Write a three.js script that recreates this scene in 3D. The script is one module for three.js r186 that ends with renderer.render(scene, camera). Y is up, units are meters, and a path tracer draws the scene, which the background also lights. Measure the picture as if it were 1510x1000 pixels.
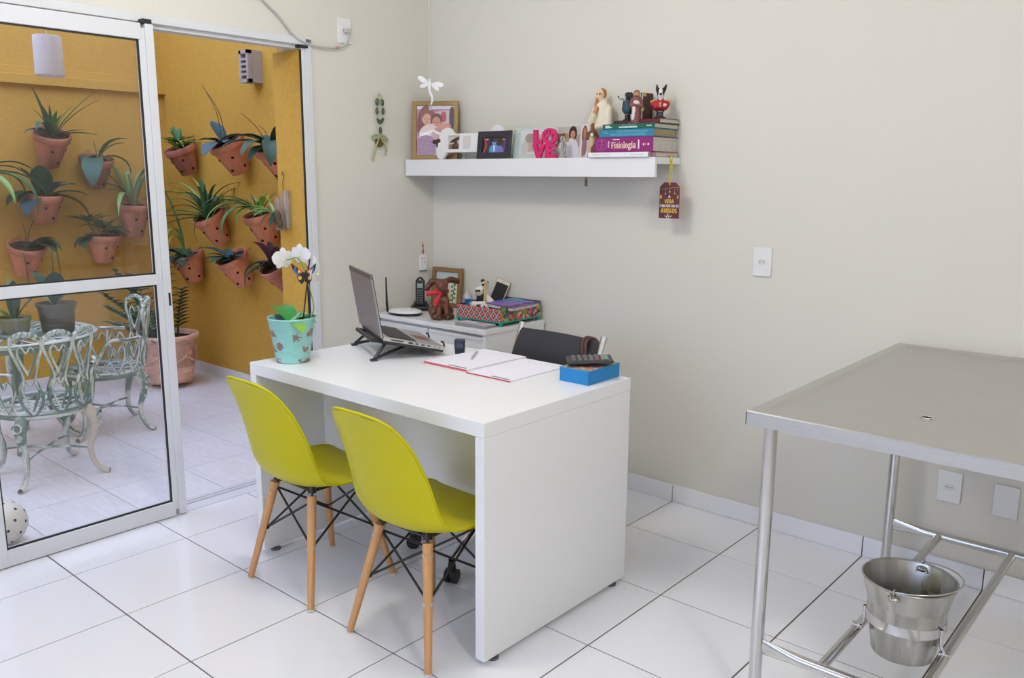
import * as THREE from 'three';
import { RoundedBoxGeometry } from 'three/addons/geometries/RoundedBoxGeometry.js';
import { mergeGeometries, mergeVertices, toCreasedNormals } from 'three/addons/utils/BufferGeometryUtils.js';
import { RectAreaLightUniformsLib } from 'three/addons/lights/RectAreaLightUniformsLib.js';
import { FontLoader } from 'three/addons/loaders/FontLoader.js';
import { TextGeometry } from 'three/addons/geometries/TextGeometry.js';

// ---------------------------------------------------------------- camera, sky, lights, exposure
const scene = new THREE.Scene();
const camera = new THREE.PerspectiveCamera(2 * Math.atan(500 / 1245.28) * 180 / Math.PI, 1.51, 0.05, 60);
camera.rotation.order = 'YXZ';
camera.position.set(3.4411, 1.4729, 3.2884);
camera.rotation.set(-0.1903, 0.7152, 0.0062);
scene.add(camera);

const renderer = new THREE.WebGLRenderer({ antialias: true });
renderer.toneMapping = THREE.LinearToneMapping;
renderer.toneMappingExposure = 1.58;
renderer.shadowMap.enabled = true;
RectAreaLightUniformsLib.init();

// an even overcast sky over the courtyard and outside the clinic window
scene.background = new THREE.Color().setRGB(1.38, 1.68, 2.58);

// unseen opal globe lamps, placed under the ceiling to light the room (built below as unseen_ceiling_lamp things): x, z, candela
const CEIL = 2.8;
const UNSEEN_GLOBES = [[1.45, 1.95, 1.75], [4.1, 2.6, 2.3]];

// ---------------------------------------------------------------- helpers
let seed = 7;
const rnd = () => { seed = (seed * 1664525 + 1013904223) >>> 0; return seed / 4294967296; };
const rr = (a, b) => a + (b - a) * rnd();
const V = (x, y, z) => new THREE.Vector3(x, y, z);
const PI = Math.PI;
const lerp = (a, b, t) => a + (b - a) * t;
const clamp = (v, a, b) => Math.max(a, Math.min(b, v));

function mat(color, roughness = 0.6, o = {}) {
  const m = new THREE.MeshPhysicalMaterial({ roughness, ...o });
  if (Array.isArray(color)) m.color.setRGB(...color); else m.color.set(color);
  return m;
}
const taken = {};
function numbered(n) { const k = taken[n] = (taken[n] ?? -1) + 1; return k ? n + '_' + String(k).padStart(3, '0') : n; }
function sh(m) { m.castShadow = true; m.receiveShadow = true; return m; }
function thing(name, label, category, [x, y, z] = [0, 0, 0], turn = 0, group) {
  const o = new THREE.Group(); o.name = numbered(name); scene.add(o);
  o.position.set(x, y, z); o.rotation.y = turn; o.userData = { label, category };
  if (group) o.userData.group = group;
  return o;
}
function part(parent, name, geo, m, label) {
  const o = sh(new THREE.Mesh(Array.isArray(geo) ? merge(geo) : geo, m)); o.name = name; parent.add(o);
  if (label) o.userData.label = label;
  return o;
}
function single(name, label, category, geo, m, pos = [0, 0, 0], turn = 0, group) {
  const o = sh(new THREE.Mesh(Array.isArray(geo) ? merge(geo) : geo, m)); o.name = numbered(name); scene.add(o);
  o.position.set(...pos); o.rotation.y = turn; o.userData = { label, category };
  if (group) o.userData.group = group;
  return o;
}
function struct(name, geo, m, parent, label) {
  const o = sh(new THREE.Mesh(Array.isArray(geo) ? merge(geo) : geo, m)); o.name = name; (parent || scene).add(o);
  if (!parent) o.userData = { kind: 'structure', label, category: name.split('_')[0] };
  return o;
}
function merge(gs) {
  const out = gs.map((g) => {
    let h = g.index ? g.toNonIndexed() : g.clone();
    for (const k of Object.keys(h.attributes)) if (!['position', 'normal', 'uv', 'color'].includes(k)) h.deleteAttribute(k);
    if (!h.attributes.normal) h.computeVertexNormals();
    if (!h.attributes.uv) h.setAttribute('uv', new THREE.BufferAttribute(new Float32Array(h.attributes.position.count * 2), 2));
    return h;
  });
  const anyC = out.some((h) => h.attributes.color);
  if (anyC) for (const h of out) if (!h.attributes.color) h.setAttribute('color', new THREE.BufferAttribute(new Float32Array(h.attributes.position.count * 3).fill(1), 3));
  return out.length === 1 ? out[0] : mergeGeometries(out);
}
// box by size and centre, small rounded edges when r > 0
function box(w, h, d, x = 0, y = 0, z = 0, r = 0) {
  const g = r > 0 ? new RoundedBoxGeometry(w, h, d, 2, Math.min(r, w / 2.01, h / 2.01, d / 2.01)) : new THREE.BoxGeometry(w, h, d);
  return g.translate(x, y, z);
}
function span(x0, x1, y0, y1, z0, z1, r = 0) { return box(x1 - x0, y1 - y0, z1 - z0, (x0 + x1) / 2, (y0 + y1) / 2, (z0 + z1) / 2, r); }
function rod(a, b, r0, r1 = r0, seg = 12) {
  const A = V(...a), B = V(...b), L = A.distanceTo(B);
  const g = new THREE.CylinderGeometry(r1, r0, L, seg);
  g.translate(0, L / 2, 0);
  g.applyQuaternion(new THREE.Quaternion().setFromUnitVectors(V(0, 1, 0), B.clone().sub(A).normalize()));
  return g.translate(...a);
}
function tube(pts, r, seg = 24, rad = 8, closed = false, tension = 0.5) {
  const c = new THREE.CatmullRomCurve3(pts.map((p) => V(...p)), closed, 'catmullrom', tension);
  return new THREE.TubeGeometry(c, seg, r, rad, closed);
}
// tube with a radius at each control point
function taper(pts, rs, seg = 24, rad = 8) {
  const c = new THREE.CatmullRomCurve3(pts.map((p) => V(...p)));
  const g = new THREE.TubeGeometry(c, seg, 1, rad, false);
  const P = g.attributes.position, N = g.attributes.normal;
  for (let i = 0; i <= seg; i++) {
    const t = i / seg, f = t * (rs.length - 1), k = Math.min(rs.length - 2, Math.floor(f)), r = lerp(rs[k], rs[k + 1], f - k), q = c.getPointAt(t);
    for (let j = 0; j <= rad; j++) { const n = i * (rad + 1) + j; P.setXYZ(n, q.x + N.getX(n) * r, q.y + N.getY(n) * r, q.z + N.getZ(n) * r); }
  }
  return g;
}
function lathe(prof, seg = 40) { return toCreasedNormals(new THREE.LatheGeometry(prof.map(([r, y]) => new THREE.Vector2(r, y)), seg), 0.7); }
function ball(r, x = 0, y = 0, z = 0, sx = 1, sy = 1, sz = 1, seg = 18) { return new THREE.SphereGeometry(r, seg, Math.round(seg * 0.7)).scale(sx, sy, sz).translate(x, y, z); }
function shapeFrom(pts) { const s = new THREE.Shape(); pts.forEach(([x, y], i) => (i ? s.lineTo(x, y) : s.moveTo(x, y))); s.closePath(); return s; }
function extrude(shape, depth, bevel = 0, cs = 12) {
  return new THREE.ExtrudeGeometry(shape, { depth, bevelEnabled: bevel > 0, bevelSize: bevel, bevelThickness: bevel, bevelOffset: -bevel, bevelSegments: 2, curveSegments: cs });
}
function rotY(g, a) { return g.rotateY(a); }
// leaf blade: from the origin, azimuth az, elevation el at the base, bending down by droop radians, with a keel and a little thickness
function leafGeo(len, wid, az, el, droop, o = {}) {
  const { n = 9, fold = 0.25, tip = 1, base = 0.35, twist = 0, thick = 0.0016, fat = 0.45 } = o;
  const pos = [], idx = [], c = V(0, 0, 0), L = [];
  for (let i = 0; i <= n; i++) {
    const t = i / n, e = el - droop * Math.pow(t, 1.2), d = V(Math.cos(e), Math.sin(e), 0);
    if (i) c.addScaledVector(d, len / n);
    const w = wid / 2 * (t < fat ? lerp(base, 1, Math.sin(t / fat * PI / 2)) : Math.pow(Math.cos((t - fat) / (1 - fat) * PI / 2 * 0.985), 0.75 * tip));
    const nrm = V(-d.y, d.x, 0), tw = twist * t, side = V(0, Math.sin(tw), Math.cos(tw));
    L.push([c.clone(), w, nrm, side]);
  }
  for (const s of [1, -1]) {
    const b = pos.length / 3;
    for (const [q, w, nr, sd] of L) for (const u of [-1, -0.5, 0, 0.5, 1]) {
      const p = q.clone().addScaledVector(sd, u * w).addScaledVector(nr, Math.abs(u) * w * fold + s * thick / 2 * (1 - Math.abs(u) * 0.9));
      pos.push(p.x, p.y, p.z);
    }
    for (let i = 0; i < n; i++) for (let k = 0; k < 4; k++) {
      const a = b + i * 5 + k, d = a + 5;
      if (s > 0) idx.push(a, a + 1, d, a + 1, d + 1, d); else idx.push(a, d, a + 1, a + 1, d, d + 1);
    }
  }
  const g = new THREE.BufferGeometry();
  g.setAttribute('position', new THREE.Float32BufferAttribute(pos, 3)); g.setIndex(idx);
  g.computeVertexNormals(); g.rotateY(-az);
  return g;
}
// implicit bodies: tapered capsules joined with a smooth minimum, meshed by surface nets; col: colour per capsule
function blob(caps, k = 0.01, cell = 0.004, disp) {
  let lo = V(9, 9, 9), hi = V(-9, -9, -9);
  for (const c of caps) { const r = Math.max(c.r, c.s ?? c.r) * Math.max(1, c.w || 1) + k; for (const p of [c.a, c.b || c.a]) { lo.min(V(p[0] - r, p[1] - r, p[2] - r)); hi.max(V(p[0] + r, p[1] + r, p[2] + r)); } }
  const nx = Math.ceil((hi.x - lo.x) / cell) + 2, ny = Math.ceil((hi.y - lo.y) / cell) + 2, nz = Math.ceil((hi.z - lo.z) / cell) + 2;
  const dist = (c, x, y, z) => {
    const a = c.a, b = c.b || c.a, ex = b[0] - a[0], ey = b[1] - a[1], ez = b[2] - a[2], L = ex * ex + ey * ey + ez * ez;
    let t = L > 0 ? clamp(((x - a[0]) * ex + (y - a[1]) * ey + (z - a[2]) * ez) / L, 0, 1) : 0;
    const dx = x - a[0] - ex * t, dy = y - a[1] - ey * t, dz = z - a[2] - ez * t;
    return Math.hypot(dx / (c.w || 1), dy / (c.h || 1), dz / (c.d || 1)) - lerp(c.r, c.s ?? c.r, t);
  };
  const F = new Float32Array(nx * ny * nz);
  const fld = (x, y, z) => {
    let m = 9;
    for (const c of caps) { const d = dist(c, x, y, z), kk = c.k ?? k; if (m > 8) m = d; else { const h = Math.max(kk - Math.abs(m - d), 0) / kk; m = Math.min(m, d) - h * h * kk * 0.25; } }
    return disp ? m + disp(x, y, z) : m;
  };
  for (let i = 0, q = 0; i < nx; i++) for (let j = 0; j < ny; j++) for (let l = 0; l < nz; l++, q++) F[q] = fld(lo.x + i * cell, lo.y + j * cell, lo.z + l * cell);
  const at = (i, j, l) => (i * ny + j) * nz + l, id = new Int32Array(nx * ny * nz).fill(-1), pos = [], col = [], idx = [];
  const E = [[0, 0, 0, 1, 0, 0], [0, 0, 0, 0, 1, 0], [0, 0, 0, 0, 0, 1], [1, 0, 0, 1, 1, 0], [1, 0, 0, 1, 0, 1], [0, 1, 0, 1, 1, 0], [0, 1, 0, 0, 1, 1], [0, 0, 1, 1, 0, 1], [0, 0, 1, 0, 1, 1], [1, 1, 0, 1, 1, 1], [1, 0, 1, 1, 1, 1], [0, 1, 1, 1, 1, 1]];
  for (let i = 0; i < nx - 1; i++) for (let j = 0; j < ny - 1; j++) for (let l = 0; l < nz - 1; l++) {
    let s = 0, X = 0, Y = 0, Z = 0;
    for (const e of E) {
      const f0 = F[at(i + e[0], j + e[1], l + e[2])], f1 = F[at(i + e[3], j + e[4], l + e[5])];
      if ((f0 < 0) !== (f1 < 0)) { const t = f0 / (f0 - f1); s++; X += i + lerp(e[0], e[3], t); Y += j + lerp(e[1], e[4], t); Z += l + lerp(e[2], e[5], t); }
    }
    if (!s) continue;
    const x = lo.x + X / s * cell, y = lo.y + Y / s * cell, z = lo.z + Z / s * cell;
    id[at(i, j, l)] = pos.length / 3; pos.push(x, y, z);
    let bd = 9, bc = null; for (const c of caps) { const d = dist(c, x, y, z) - (c.bias || 0); if (c.c && d < bd) { bd = d; bc = c.c; } }
    if (bc) col.push(...bc); else col.push(1, 1, 1);
  }
  for (let i = 1; i < nx - 1; i++) for (let j = 1; j < ny - 1; j++) for (let l = 1; l < nz - 1; l++) {
    const f0 = F[at(i, j, l)] < 0;
    const quad = (a, b, c, d, flip) => { if (a < 0 || b < 0 || c < 0 || d < 0) return; if (flip) idx.push(a, c, b, a, d, c); else idx.push(a, b, c, a, c, d); };
    if (f0 !== F[at(i + 1, j, l)] < 0) quad(id[at(i, j - 1, l - 1)], id[at(i, j, l - 1)], id[at(i, j, l)], id[at(i, j - 1, l)], !f0);
    if (f0 !== F[at(i, j + 1, l)] < 0) quad(id[at(i - 1, j, l - 1)], id[at(i - 1, j, l)], id[at(i, j, l)], id[at(i, j, l - 1)], !f0);
    if (f0 !== F[at(i, j, l + 1)] < 0) quad(id[at(i - 1, j - 1, l)], id[at(i, j - 1, l)], id[at(i, j, l)], id[at(i - 1, j, l)], !f0);
  }
  const g = new THREE.BufferGeometry();
  g.setAttribute('position', new THREE.Float32BufferAttribute(pos, 3)); g.setAttribute('color', new THREE.Float32BufferAttribute(col, 3)); g.setIndex(idx);
  g.computeVertexNormals();
  g.setAttribute('uv', new THREE.BufferAttribute(new Float32Array(pos.length / 3 * 2), 2));
  return g;
}
const lin = (hex) => { const c = new THREE.Color(hex); return [c.r, c.g, c.b]; };
// smooth value noise, periodic in P cells
function noise2(P, s0) {
  const T = new Float32Array(P * P); let s = s0 >>> 0; for (let i = 0; i < P * P; i++) { s = (s * 1664525 + 1013904223) >>> 0; T[i] = s / 4294967296; }
  return (x, y) => {
    const i = Math.floor(x), j = Math.floor(y), u = x - i, v = y - j, a = u * u * (3 - 2 * u), b = v * v * (3 - 2 * v), w = (m, n) => T[((n % P + P) % P) * P + (m % P + P) % P];
    return lerp(lerp(w(i, j), w(i + 1, j), a), lerp(w(i, j + 1), w(i + 1, j + 1), a), b);
  };
}
// tileable data texture from f(u, v) -> [r, g, b] (sRGB 0..255) or a number
function tex(n, f, o = {}) {
  const d = new Uint8Array(n * n * 4);
  for (let j = 0; j < n; j++) for (let i = 0; i < n; i++) { let c = f(i / n, j / n); if (!Array.isArray(c)) c = [c, c, c]; const q = (j * n + i) * 4; d[q] = clamp(c[0], 0, 255); d[q + 1] = clamp(c[1], 0, 255); d[q + 2] = clamp(c[2], 0, 255); d[q + 3] = 255; }
  const t = new THREE.DataTexture(d, n, n); t.wrapS = t.wrapT = THREE.RepeatWrapping; t.magFilter = THREE.LinearFilter; t.minFilter = THREE.LinearMipmapLinearFilter; t.generateMipmaps = true;
  if (o.color) t.colorSpace = THREE.SRGBColorSpace;
  if (o.repeat) t.repeat.set(...o.repeat);
  t.needsUpdate = true; return t;
}
function canvasTex(w, h, draw) {
  const c = document.createElement('canvas'); c.width = w; c.height = h; draw(c.getContext('2d'), w, h);
  const t = new THREE.CanvasTexture(c); t.colorSpace = THREE.SRGBColorSpace; t.anisotropy = 4; return t;
}
// uv in metres by the dominant face direction
function boxUV(g, s = 1) {
  if (g.index) g = g.toNonIndexed();
  const P = g.attributes.position, N = g.attributes.normal, uv = new Float32Array(P.count * 2);
  for (let i = 0; i < P.count; i++) {
    const ax = Math.abs(N.getX(i)), ay = Math.abs(N.getY(i)), az = Math.abs(N.getZ(i));
    const [u, v] = ay > ax && ay > az ? [P.getX(i), P.getZ(i)] : ax > az ? [P.getZ(i), P.getY(i)] : [P.getX(i), P.getY(i)];
    uv[2 * i] = u / s; uv[2 * i + 1] = v / s;
  }
  g.setAttribute('uv', new THREE.BufferAttribute(uv, 2)); return g;
}
// flat printed quad, centred, facing +z
function quad(w, h) { return new THREE.PlaneGeometry(w, h); }

// ---------------------------------------------------------------- shared materials
const nA = noise2(64, 11), nB = noise2(64, 23), nC = noise2(32, 5);
const plasterBump = tex(512, (u, v) => 128 + 70 * (nA(u * 64, v * 64) - 0.5) + 60 * (nB(u * 192, v * 192) - 0.5));
const mWall = mat([0.70, 0.675, 0.595], 0.85, { bumpMap: plasterBump, bumpScale: 0.0006 });
const mYellow = mat([0.62, 0.36, 0.055], 0.8, { bumpMap: plasterBump, bumpScale: 0.0008, map: tex(256, (u, v) => { const k = 246 + 10 * (nA(u * 64, v * 64) - 0.5) + 10 * (nB(u * 192, v * 192) - 0.5); return [k, k, k]; }, { color: true }) });

const mCeil = mat([0.82, 0.82, 0.8], 0.9);
const mAlu = mat([0.68, 0.69, 0.70], 0.35);
const mRubber = mat([0.015, 0.015, 0.017], 0.6);
const mGrout = mat('#65504a', 0.9);
const mTiles = [0.85, 0.86, 0.84].map((k) => mat([k, k, k * 1.03], 0.1, { clearcoat: 0.3, clearcoatRoughness: 0.05 }));
const mPatioTiles = [0.81, 0.825, 0.80].map((k, i) => mat([k, k, k * 1.03], 0.35, { map: tex(128, (u, v) => { const s = 246 + 12 * (nB(u * 4 + i * 9, v * 64) - 0.5) + 8 * (nA(u * 8, v * 32 + i) - 0.5); return [s, s, s]; }, { color: true }) }));
const mGroutPatio = mat('#a3988f', 0.9);
const mWhite = mat([0.8, 0.8, 0.785], 0.35);
const mWhitePlastic = mat([0.78, 0.78, 0.77], 0.3);
const mBlackPlastic = mat([0.012, 0.012, 0.014], 0.4);
const mChrome = mat([0.75, 0.75, 0.76], 0.12, { metalness: 1 });
const mGlass = mat([1, 1, 1], 0.0, { transmission: 1, thickness: 0, ior: 1.5 });
const mVC = mat([1, 1, 1], 0.55, { vertexColors: true });
// ---------------------------------------------------------------- room shell
const RX = 4.6, RZ = 4.9, DOOR_Z0 = 0.80, DOOR_Z1 = 3.06, DOOR_H = 2.095, WT = 0.23;
// floor: grout bed with individual glazed tiles
{
  const floor = struct('floor', span(0, RX, -0.12, -0.003, 0, RZ), mGrout, null, 'white glazed ceramic tile floor with thin brown grout joints');
  const px = 0.43, pz = 0.444, x0 = 0.2885 - px, z0 = 2.5913 - 6 * pz, gap = 0.005, cache = {};
  for (let i = 0; i * px + x0 < RX; i++) for (let j = 0; j * pz + z0 < RZ; j++) {
    const a = Math.max(0.002, x0 + i * px + gap / 2), b = Math.min(RX, x0 + (i + 1) * px - gap / 2), c = Math.max(0.002, z0 + j * pz + gap / 2), d = Math.min(RZ, z0 + (j + 1) * pz - gap / 2);
    if (b - a < 0.02 || d - c < 0.02) continue;
    const k = (b - a).toFixed(3) + '_' + (d - c).toFixed(3);
    cache[k] ??= box(b - a, 0.009, d - c, 0, -0.0045, 0, 0.0012);
    const t = part(floor, 'tile', cache[k], mTiles[Math.floor(rnd() * 3)]); t.position.set((a + b) / 2, rr(-0.0003, 0.0003), (c + d) / 2);
  }
}
struct('wall_back', boxUV(span(-0.0, RX + 0.2, -0.12, CEIL, -0.2, 0)), mWall, null, 'plain off-white plaster wall behind the shelf');
struct('wall_left', [boxUV(span(-WT, 0, -0.12, CEIL, -0.2, DOOR_Z0)), boxUV(span(-WT, 0, DOOR_H, CEIL, DOOR_Z0, DOOR_Z1)), boxUV(span(-WT, 0, -0.12, CEIL, DOOR_Z1, RZ + 0.2))], mWall, null, 'off-white plaster wall holding the sliding patio door');
struct('wall_right', boxUV(span(RX, RX + 0.2, -0.12, CEIL, 0, RZ)), mWall, null, 'off-white plaster wall beyond the steel table');
const WX0 = 0.6, WX1 = 3.2, WY0 = 0.8, WY1 = 2.68;   // unseen window behind the camera, sized to light the back wall
struct('wall_front', [boxUV(span(0, WX0, -0.12, CEIL, RZ, RZ + 0.2)), boxUV(span(WX1, RX + 0.2, -0.12, CEIL, RZ, RZ + 0.2)), boxUV(span(WX0, WX1, -0.12, WY0, RZ, RZ + 0.2)), boxUV(span(WX0, WX1, WY1, CEIL, RZ, RZ + 0.2))], mWall, null, 'off-white plaster wall with the gridded window');
struct('ceiling', span(-WT, RX + 0.2, CEIL, CEIL + 0.12, -0.2, RZ + 0.2), mCeil, null, 'plain white ceiling');
{
  const w = new THREE.Group(); w.name = 'window_1'; w.userData = { kind: 'structure', label: 'white window with four panes, out of view opposite the shelf wall and sized to light it', category: 'window' }; scene.add(w);
  const z = RZ + 0.08, mx = (WX0 + WX1) / 2, my = (WY0 + WY1) / 2;
  part(w, 'window_frame', [span(WX0, WX0 + 0.05, WY0, WY1, z - 0.03, z + 0.03), span(WX1 - 0.05, WX1, WY0, WY1, z - 0.03, z + 0.03), span(WX0, WX1, WY0, WY0 + 0.05, z - 0.03, z + 0.03), span(WX0, WX1, WY1 - 0.05, WY1, z - 0.03, z + 0.03)], mAlu);
  part(w, 'mullion', span(mx - 0.025, mx + 0.025, WY0, WY1, z - 0.025, z + 0.025), mAlu);
  part(w, 'mullion', span(WX0, WX1, my - 0.025, my + 0.025, z - 0.024, z + 0.024), mAlu);
  for (const a of [0, 1]) for (const b of [0, 1]) part(w, 'pane', span([WX0 + 0.05, mx + 0.025][a], [mx - 0.025, WX1 - 0.05][a], [WY0 + 0.05, my + 0.025][b], [my - 0.025, WY1 - 0.05][b], z - 0.002, z + 0.002), mGlass);
}
// skirting of cut tiles along the back wall
{
  const b = struct('baseboard_back', span(0.001, RX, 0.0, 0.079, 0.0, 0.004), mGrout, null, 'white ceramic tile skirting along the back wall');
  for (let i = -1; i < 11; i++) { const a = Math.max(0.004, 0.2885 + i * 0.43 + 0.002), e = Math.min(RX, 0.2885 + (i + 1) * 0.43 - 0.002); if (e > a) part(b, 'tile', span(a, e, 0.001, 0.081, 0.001, 0.009, 0.001), mTiles[((i % 3) + 3) % 3]); }
  const l = struct('baseboard_left', span(0, 0.009, 0, 0.081, 0.01, DOOR_Z0 - 0.01, 0.001), mTiles[0], null, 'white ceramic tile skirting beside the patio door');
}
// ceiling lamps out of view, placed to light the walls, floor and desk
for (const [i, [x, z, cd]] of UNSEEN_GLOBES.entries()) {
  const t = thing('unseen_ceiling_lamp', i ? 'unseen opal globe ceiling lamp beyond the steel table, placed to light the desk side and left wall' : 'unseen opal globe ceiling lamp over the middle of the room, placed to light the desk top and walls', 'lamp', [x, CEIL - 0.3, z]);
  part(t, 'globe', ball(0.12, 0, 0.13, 0, 1, 1, 1, 32), mat([0.9, 0.9, 0.9], 0.4, { emissive: new THREE.Color(1, 0.96, 0.895), emissiveIntensity: 2.5 }));
  part(t, 'canopy', rod([0, 0.24, 0], [0, 0.3, 0], 0.07, 0.08, 28), mWhite);
  const L = new THREE.PointLight(new THREE.Color(1, 0.96, 0.895), cd, 0, 2); L.position.set(x, CEIL - 0.17, z); L.castShadow = true; L.shadow.radius = 6; scene.add(L);
}
// ---------------------------------------------------------------- sliding patio door (frame in the wall, one panel slid open)
{
  const d = new THREE.Group(); d.name = 'door_1'; d.userData = { kind: 'structure', label: 'white aluminium sliding patio door, one panel slid open', category: 'door' }; scene.add(d);
  const F = part(d, 'door_frame', [span(-0.03, 0.015, -0.0, DOOR_H, DOOR_Z0 - 0.012, DOOR_Z0 + 0.02, 0.002), span(-0.008, 0.008, 0, DOOR_H - 0.03, DOOR_Z0 + 0.02, DOOR_Z0 + 0.04, 0.002),
    span(-0.075, 0.015, 2.066, 2.1, DOOR_Z0 - 0.012, DOOR_Z1, 0.002), span(-0.075, -0.01, 2.05, 2.07, DOOR_Z0, DOOR_Z1), span(-0.075, 0.015, 0, DOOR_H, DOOR_Z1 - 0.04, DOOR_Z1)], mAlu);
  part(d, 'gasket', [span(-0.008, 0.006, 0.012, 2.045, DOOR_Z0 + 0.04, DOOR_Z0 + 0.0425)], mRubber, 'thin black rubber strip in the jamb');
  part(d, 'track_block', span(-0.02, 0.02, 2.052, 2.064, DOOR_Z0 + 0.01, DOOR_Z0 + 0.06), mRubber);
  part(d, 'sill', [span(-0.10, 0.035, -0.02, 0.003, DOOR_Z0, DOOR_Z1, 0.001), span(-0.045, -0.035, 0, 0.012, DOOR_Z0 + 0.03, DOOR_Z1), span(-0.07, -0.06, 0, 0.012, DOOR_Z0 + 0.03, DOOR_Z1)], mat([0.7, 0.7, 0.73], 0.4), 'pale threshold with sliding tracks');
  function panel(z0, z1, x0, x1) {
    const p = new THREE.Group(); p.name = 'door_panel'; d.add(p); const xm = (x0 + x1) / 2;
    part(p, 'stile', [span(x0, x1, 0.004, 2.056, z0, z0 + 0.034, 0.003), span(x0 + 0.004, x1 - 0.006, 0.03, 2.04, z0 + 0.034, z0 + 0.06, 0.002)], mAlu);
    part(p, 'stile', [span(x0, x1, 0.004, 2.056, z1 - 0.06, z1, 0.003)], mAlu);
    part(p, 'rail', span(x0 + 0.002, x1 - 0.002, 0.004, 0.07, z0 + 0.05, z1 - 0.05, 0.003), mAlu);
    part(p, 'rail', span(x0 + 0.002, x1 - 0.002, 1.022, 1.066, z0 + 0.05, z1 - 0.05, 0.003), mAlu);
    part(p, 'rail', span(x0 + 0.002, x1 - 0.002, 1.994, 2.056, z0 + 0.05, z1 - 0.05, 0.003), mAlu);
    for (const [a, b] of [[0.07, 1.022], [1.066, 1.994]]) {
      part(p, 'gasket', [span(xm + 0.004, x1 - 0.008, a, b, z0 + 0.06, z0 + 0.066), span(xm + 0.004, x1 - 0.008, a, b, z1 - 0.066, z1 - 0.06), span(xm + 0.004, x1 - 0.008, a, a + 0.006, z0 + 0.06, z1 - 0.06), span(xm + 0.004, x1 - 0.008, b - 0.006, b, z0 + 0.06, z1 - 0.06)], mRubber);
      part(p, 'pane', span(xm - 0.002, xm + 0.002, a + 0.006, b - 0.006, z0 + 0.066, z1 - 0.066), mGlass);
    }
    return p;
  }
  const p1 = panel(1.567, 2.345, 0.008, 0.05);
  part(p1, 'latch', span(0.049, 0.053, 0.93, 0.985, 1.575, 1.583, 0.001), mRubber);
  part(p1, 'stop_block', [span(0.0, 0.05, 2.056, 2.074, 1.572, 1.61, 0.002)], mRubber);
  panel(2.28, 3.02, -0.055, -0.013);
}
// ---------------------------------------------------------------- courtyard shell
const PX = -2.85, PZ = 0.06, PY = -0.02, PTOP = 3.3, PZ1 = 4.4;
{
  const f = struct('floor_patio', span(PX - 0.1, -0.1, -0.14, PY - 0.003, PZ - 0.05, PZ1 + 0.1), mGroutPatio, null, 'white tile floor of the courtyard with faint streaks');
  const px = 0.395, pz = 0.4, x0 = -0.552 - 6 * px, z0 = 0.465 - pz * 2, cache = {};
  for (let i = 0; i < 9; i++) for (let j = 0; j < 13; j++) {
    const a = Math.max(PX, x0 + i * px + 0.002), b = Math.min(-0.1, x0 + (i + 1) * px - 0.002), c = Math.max(PZ, z0 + j * pz + 0.002), e = Math.min(PZ1, z0 + (j + 1) * pz - 0.002);
    if (b - a < 0.02 || e - c < 0.02) continue;
    const k = (b - a).toFixed(3) + '_' + (e - c).toFixed(3); cache[k] ??= box(b - a, 0.009, e - c, 0, -0.0045, 0, 0.001);
    const t = part(f, 'tile', cache[k], mPatioTiles[Math.floor(rnd() * 3)]); t.position.set((a + b) / 2, PY, (c + e) / 2);
  }
}
struct('wall_patio_side', boxUV(span(PX - 0.2, -WT, -0.14, PTOP, PZ - 0.2, PZ)), mYellow, null, 'ochre yellow courtyard wall hung with terracotta pots');
struct('wall_patio_far', [boxUV(span(PX - 0.2, PX, -0.14, PTOP, PZ, PZ1))], mYellow, null, 'ochre yellow courtyard wall with a long ledge');
struct('trim_1', [boxUV(span(PX, PX + 0.045, 2.055, 2.12, PZ, PZ1, 0.004)), boxUV(span(PX, PX + 0.02, 2.12, 2.17, PZ, PZ1, 0.003))], mYellow, null, 'yellow painted ledge running along the courtyard wall');
struct('wall_patio_end', boxUV(span(PX - 0.2, -WT, -0.14, PTOP, PZ1, PZ1 + 0.2)), mYellow, null, 'ochre yellow courtyard end wall');
struct('wall_patio_near', [boxUV(span(-WT - 0.015, -WT, -0.14, PTOP, PZ, DOOR_Z0)), boxUV(span(-WT - 0.015, -WT, DOOR_H, PTOP, DOOR_Z0, DOOR_Z1)), boxUV(span(-WT - 0.015, -WT, -0.14, PTOP, DOOR_Z1, PZ1)), boxUV(span(-WT, -0.009, -0.02, DOOR_H - 0.046, DOOR_Z0 + 0.0205, DOOR_Z0 + 0.038)), boxUV(span(-WT, -0.031, -0.02, DOOR_H - 0.046, DOOR_Z0, DOOR_Z0 + 0.0205))], mYellow, null, 'yellow courtyard face and door reveal of the house wall');
{
  const b = struct('baseboard_patio', [span(PX, -WT - 0.015, PY, 0.058, PZ, PZ + 0.005), span(PX, PX + 0.005, PY, 0.058, PZ, PZ1)], mGroutPatio, null, 'white tile skirting of the courtyard walls');
  for (let i = 0; i < 7; i++) { const a = Math.max(PX + 0.011, -0.55 + 0.395 - (i + 1) * 0.395 + 0.0015), e = Math.min(-WT - 0.016, -0.55 + 0.395 - i * 0.395 - 0.0015); if (e > a) part(b, 'tile', span(a, e, PY, 0.06, PZ, PZ + 0.01, 0.001), mPatioTiles[i % 3]); }
  for (let i = 0; i < 11; i++) { const a = Math.max(PZ + 0.011, 0.065 + i * 0.4 + 0.0015), e = Math.min(PZ1, 0.065 + (i + 1) * 0.4 - 0.0015); if (e > a) part(b, 'tile', span(PX, PX + 0.01, PY, 0.06, a, e, 0.001), mPatioTiles[(i + 1) % 3]); }
}
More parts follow.
